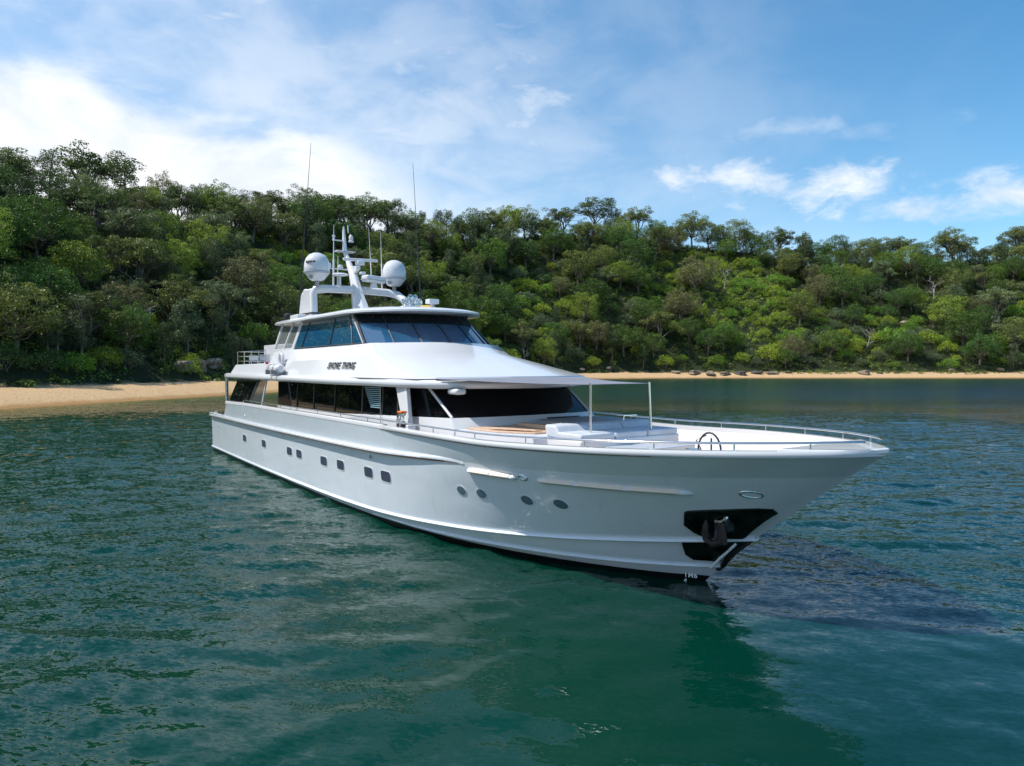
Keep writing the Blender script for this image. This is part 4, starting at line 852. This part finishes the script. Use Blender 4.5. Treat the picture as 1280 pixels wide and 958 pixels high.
for u, st, kd, ci, sc in [(22, 19, 'broad', 2, 1.15), (100, 34, 'broad', 4, 1.0), (150, 44, 'gum', 2, 1.35), (285, 52, 'gum', 2, .95), (270, 22, 'oak', 0, .95), (590, 56, 'broad', 2, 1.15), (590, 26, 'broad', 4, 1.0), (655, 20, 'gum', 0, 1.2), (870, 52, 'broad', 3, 1.9), (850, 36, 'broad', 3, 1.6), (1000, 42, 'broad', 2, 1.5),
                          (1115, 30, 'bush', 0, 2.3), (960, 18, 'bush', 1, 2.0), (1190, 66, 'broad', 2, 1.5), (130, 16, 'bush', 1, .9), (95, 15.5, 'bush', 0, .95), (60, 15, 'bush', 2, .9), (5, 15, 'bush', 2, 1.2), (160, 19, 'broad', 0, .85), (800, 20, 'bush', 1, 1.3),
                          (905, 60, 'dead', 0, 1.2), (1165, 62, 'dead', 0, 1.5), (1045, 72, 'dead', 0, 1.4), (1085, 28, 'dead', 0, 1.1), (75, 20, 'dead', 0, .9), (180, 22, 'dead', 0, .9), (655, 17, 'dead', 0, .9), (1240, 40, 'dead', 0, 1.2)]:
    x, y = along(u, st); TREES.append((x, y, kd, ci, sc, 1.))
cnt = {}; rt = np.random.default_rng(21); tries = 0
CU = rt.uniform(-60, 1340, 16000); CY_ = rt.uniform(60, 400, 16000); CS = shore_dist((CU - 640) / FPX * CY_, CY_); CO = vnoise((CU - 640) / FPX * CY_, CY_, 34, 11)
while tries < 15000:
    u, yy, s = float(CU[tries]), float(CY_[tries]), float(CS[tries]); open_ = float(CO[tries]); tries += 1; W_ = float(np.interp(u, [0, 640, 1280], [66, 92, 105])); xx = (u - 640) / FPX * yy
    if s < 14.5 or s > W_ + 6: continue
    far = float(np.interp(yy, [70, 160, 260], [0, .45, 1]))
    kr = rt.random(); top = s > W_ * .70
    if s < 20: kd = 'bush' if kr < .55 else ('broad' if kr < .85 else 'oak')
    elif (xx - 102) ** 2 / 1500 + (yy - 316) ** 2 / 1000 < 1:
        if rt.random() < .6: continue
        kd = 'bush'
    elif top: kd = 'gum' if kr < .38 else ('broad' if kr < .80 else 'oak')
    elif far > .5 and open_ > .5: kd = 'bush' if kr < .75 else 'broad'
    else: kd = 'broad' if kr < .42 else ('gum' if kr < .62 else ('oak' if kr < .75 else 'bush'))
    sc = rt.uniform(.62, 1.2) * (1 + .42 * far) * (.85 if s < 20 else 1)
    rad_ = {'gum': 4.6, 'broad': 4.1, 'oak': 2.9, 'bush': 2.4}[kd] * sc
    ok = True
    for (x2, y2, k2, c2, s2, _) in TREES:
        r2 = {'gum': 4.4, 'broad': 4.1, 'oak': 2.9, 'bush': 2.4, 'dead': 1.0}[k2] * s2
        if (xx - x2) ** 2 + (yy - y2) ** 2 < ((rad_ + r2) * .64) ** 2: ok = False; break
    if not ok: continue
    if cnt.get(kd, 0) > {'gum': 150, 'broad': 250, 'oak': 95, 'bush': 270}[kd]: continue
    cnt[kd] = cnt.get(kd, 0) + 1
    n_c = len(COLS[kd]); ci = int(rt.integers(0, n_c))
    if kd == 'broad' and rt.random() < .45: ci = 0
    if kd == 'bush' and (xx - 102) ** 2 / 1500 + (yy - 316) ** 2 / 1000 < 1: ci = int(rt.integers(0, 2))
    TREES.append((xx, yy, kd, ci, sc, rt.uniform(.88, 1.12)))
# describe each by kind, colour, height on the slope and what stands in front of it
def pix(x, y, z):
    return 640 + FPX * x / y, 457 - (z - EYE) / y * FPX
tx = np.array([q[0] for q in TREES]); ty = np.array([q[1] for q in TREES]); tz = terrain(tx, ty); ts_ = shore_dist(tx, ty)
cells = {}
for i, (x, y, kd, ci, sc, st) in enumerate(TREES):
    u, _ = pix(x, y, 0); W_ = float(np.interp(u, [0, 640, 1280], [66, 92, 105])); f = ts_[i] / W_
    row = 'at beach edge' if ts_[i] < 19.5 else 'low on slope' if f < .42 else 'mid slope' if f < .66 else 'high on slope' if f < .9 else 'on the ridge'
    col = ('at left edge' if u < 90 else 'above left beach' if u < 270 else 'behind aft deck' if u < 370 else 'behind radar arch' if u < 520 else 'behind wheelhouse' if u < 660 else 'behind awning' if u < 820 else 'behind foredeck' if u < 960 else 'above the bow' if u < 1110 else 'right of the bow' if u < 1210 else 'at right edge')
    cells.setdefault((kd, ci, row, col), []).append((u, i))
ORD = ['leftmost', 'second', 'third', 'fourth', 'fifth', 'sixth', 'seventh', 'eighth', 'ninth', 'tenth']
for (kd, ci, row, col), lst in cells.items():
    lst.sort()
    for n_, (u, i) in enumerate(lst):
        x, y, _, _, sc, st = TREES[i]; cname, cc = COLS[kd][ci]; base = f'{cname} {SHAPE[kd]} {row} {col}'
        if kd == 'dead': base = f'{SHAPE[kd]} {row} {col}'
        if len(lst) > 1: base += ', ' + ('leftmost there' if n_ == 0 else 'rightmost there' if n_ == len(lst) - 1 else f'{ORD[min(n_, 9)]} from left')
        o = empty(NAMES[kd], (x, y, float(tz[i])), rt.uniform(0, 6.28), label=base, cat='shrub' if kd == 'bush' else 'tree', group='shrubs on the hillside' if kd == 'bush' else 'trees on the hillside')
        o.scale = (sc, sc, sc * st); tm, cm_ = KINDS[kd][int(rt.integers(0, len(KINDS[kd])))]
        fin(bpy.data.objects.new('trunk', tm), parent=o)
        if cm_:
            c = bpy.data.objects.new('crown', cm_); k = rt.uniform(.82, 1.18); h = rt.uniform(-.008, .008)
            c.color = (max(.01, cc[0] * k + h), cc[1] * k, max(.008, cc[2] * k - h * .3), 1); fin(c, parent=o)
print('TREES', len(TREES), cnt, 'cells', len(cells), 'max', max(len(v) for v in cells.values()))
# undergrowth that covers the slope
ru = np.random.default_rng(5); N = 60000; uu = ru.uniform(-130, 1410, N); dd = ru.uniform(62, 420, N) ; xx = (uu - 640) / FPX * dd
ss = shore_dist(xx, dd); WW = np.interp(uu, [0, 640, 1280], [66, 92, 105]); k = (ss > np.interp(uu, [0, 500, 880, 980], [8.6, 9.0, 9.0, 4.2]) + 4.0 * vnoise(xx, dd, 6, 9)) & (ss < WW + 8); xx, dd, ss = xx[k], dd[k], ss[k]
k = ru.random(len(xx)) < (dd / 420) * 1.0; xx, dd, ss = xx[k], dd[k], ss[k]
xx, dd, ss = xx[:15000], dd[:15000], ss[:15000]
n0 = len(xx); xe_ = ru.uniform(-190, -60, 5200); ye_ = ru.uniform(-20, 120, 5200); se_ = shore_dist(xe_, ye_); k = (se_ > 11) & (se_ < 75) & (640 + FPX * xe_ / np.maximum(ye_, 5) < -120)   # the same bush carries on round the bay
xr_ = ru.uniform(215, 430, 5200); yr_ = ru.uniform(262, 400, 5200); sr_ = shore_dist(xr_, yr_); kr_ = (sr_ > 10) & (640 + FPX * xr_ / yr_ > 1400)
xx = np.concatenate([xx, xe_[k], xr_[kr_]]); dd = np.concatenate([dd, ye_[k], yr_[kr_]]); ss = np.concatenate([ss, se_[k], sr_[kr_]])
rad = ru.uniform(.7, 1.7, len(xx)) * np.interp(ss, [13, 18], [.6, 1.]); rad[n0:] *= 1.9; cen = np.stack([xx, dd, terrain(xx, dd) + rad * .35], 1)
V = leaves(cen, rad, 50, .40, ru, .85, .4)
fin(bpy.data.objects.new('undergrowth', fastmesh('undergrowth', V[0], V[1], underm, smooth=False, attr={'v': ('FACE', V[2])})), label='leafy undergrowth of ferns and vines covering the hillside between the trees', cat='undergrowth', kind='stuff')
print('undergrowth clumps', len(xx), 'leaves', len(V[1]))
# rocks along the shore
rockm = mat('sandstone', (.20, .17, .13), .9); t = NT(rockm.node_tree); b = t.n['Principled BSDF']; g = t.node('ShaderNodeTexCoord').outputs['Object']
a_ = t.noise(g, 1.2, 7, .65); t.l.new(t.mix(t.sm(a_, .35, .65), (.10, .085, .07), (.34, .27, .19)), b.inputs['Base Color'])
bp = t.node('ShaderNodeBump'); bp.inputs['Distance'].default_value = .2; t.l.new(t.noise(g, 2.5, 8, .7), bp.inputs['Height']); t.l.new(bp.outputs[0], b.inputs['Normal'])
darkrock = mat('dark wet rock', (.07, .065, .06), .7); 
def rock(x, y, z, d, seed, label, m=rockm, cat='rock', group='rocks along the shore', name='rock'):
    r_ = np.random.default_rng(seed); bm = bmesh.new(); bmesh.ops.create_icosphere(bm, subdivisions=3, radius=1)
    ph = r_.uniform(0, 6, 6)
    for v in bm.verts:
        c = v.co.copy(); q = max(abs(c.x), abs(c.y), abs(c.z)); c = c.lerp(c / q * .85, .6)
        f = 1 + .13 * math.sin(3.1 * c.x + ph[0]) * math.sin(2.7 * c.y + ph[1]) + .10 * math.sin(6 * c.z + ph[2] + 2 * c.x) + .06 * math.sin(9 * c.x + ph[3]) * math.sin(8 * c.y + ph[4])
        v.co = Vector((c.x * f * d[0] / 2, c.y * f * d[1] / 2, c.z * f * d[2] / 2))
    me = bpy.data.meshes.new(name); bm.to_mesh(me); bm.free(); me.polygons.foreach_set('use_smooth', [True] * len(me.polygons)); me.set_sharp_from_angle(angle=R(30)); me.materials.append(m)
    o = bpy.data.objects.new(name, me); o.location = (x, y, z); o.rotation_euler = (0, 0, r_.uniform(0, 6.3)); fin(o, label=label, cat=cat, group=group); return o
def tz1(x, y): return float(terrain(np.array([x]), np.array([y]))[0])
for n_, (u, st, dx_, dy_, dz_, m, lb) in enumerate([
    (228, 15.5, 3.4, 2.6, 2.6, rockm, 'large grey boulder at the back of the left beach, left one of the outcrop'), (248, 16.0, 3.2, 2.4, 2.8, rockm, 'tall grey boulder in the middle of the outcrop behind the left beach'), (268, 16.5, 4.2, 2.6, 2.4, rockm, 'broad grey boulder of the outcrop, nearest the yacht\'s stern'),
    (728, 13.5, 3.0, 2.2, 1.4, rockm, 'low brown rock on the sand just right of the awning corner'), (762, 13.6, 3.6, 2.4, 1.9, darkrock, 'dark rounded rock at the back of the small beach behind the awning'), (845, 8.0, 4.0, 2.8, 1.7, rockm, 'brown rock where the small beach ends above the foredeck'),
    (868, 6.0, 6.4, 3.4, 2.2, rockm, 'flat brown rock shelf at the waterline above the foredeck'), (888, 5.0, 7.4, 3.4, 2.1, rockm, 'long flat rock shelf right of the small beach'), (906, 4.6, 5.0, 3.0, 1.8, rockm, 'small brown rock at the end of the rock shelf'), (925, 5.2, 5.6, 3.2, 1.9, darkrock, 'dark waterline rock between the rock shelf and the bow'),
    (1005, 13, 2.6, 2.0, 1.4, darkrock, 'dark rock under the bushes above the bow'), (1080, 5.6, 4.4, 3.4, 2.4, rockm, 'pale boulder standing alone on the right beach'), (1100, 7.0, 2.2, 1.4, .8, darkrock, 'small dark rock just right of the lone pale boulder'), (1122, 9.0, 2.0, 1.4, .7, darkrock, 'low dark stone on the sand right of the bow'),
    (1190, 13.2, 3.4, 2.4, 1.6, rockm, 'brown rock at the foot of the bushes right of the bow'), (1250, 13.4, 4.0, 2.4, 1.7, rockm, 'brown rock at the back of the sand near the right edge'), (1130, 42, 5.0, 3.0, 2.6, rockm, 'grey rock face showing between bushes on the right slope'), (808, 12.2, 2.2, 1.6, 1.1, darkrock, 'small dark rock on the sand between awning and rock shelf'),
    (945, 6.5, 5.2, 3.2, 1.8, darkrock, 'dark flat rock under the scrub between rock shelf and bow, left one of two'), (965, 6.2, 5.0, 3.0, 1.7, rockm, 'brown flat rock under the scrub between rock shelf and bow, right one of two'),
    (985, 9.0, 2.6, 1.8, 1.2, darkrock, 'dark stone at the back of the sand just left of the bow tip'), (1220, 8.5, 2.4, 1.6, .9, darkrock, 'dark stone on the sand left of the frame edge'), (700, 11.0, 3.0, 1.8, 1.1, rockm, 'brown rock on the sand just left of the awning corner'),
    (1246, 40, 5.0, 3.2, 3.2, darkrock, 'dark rock face halfway up the slope at the right edge')]):
    x, y = along(u, st); rock(x, y, tz1(x, y) + dz_ * .18, (dx_, dy_, dz_), 40 + n_, lb, m)
for n_, (u, st, L, lb) in enumerate([(872, 9.5, 5.0, 'pale forked driftwood log lying on rocks behind the foredeck'), (222, 7.5, 1.4, 'short pale driftwood piece on the left beach sand'), (1110, 11.0, 4.0, 'dark driftwood branch on the sand right of the bow')]):
    x, y = along(u, st); r_ = np.random.default_rng(n_); m = MB(); p_ = limb(m, (-L / 2, 0, .2), (L / 2, .3, .7 if L > 4 else .25), .16 if L > 2 else .1, .06, r_, .1, 6, 7)
    for q in range(3): limb(m, p_[2 + q % 3], np.array(p_[3]) + r_.normal(size=3) * .6 + (0, 0, .8 * (L > 2)), .07, .02, r_, .1, 4, 5)
    o = m.build('driftwood', barkp, None, smooth=50, label=lb, cat='driftwood'); o.location = (x, y, tz1(x, y)); o.rotation_euler = (0, 0, .5 * n_)
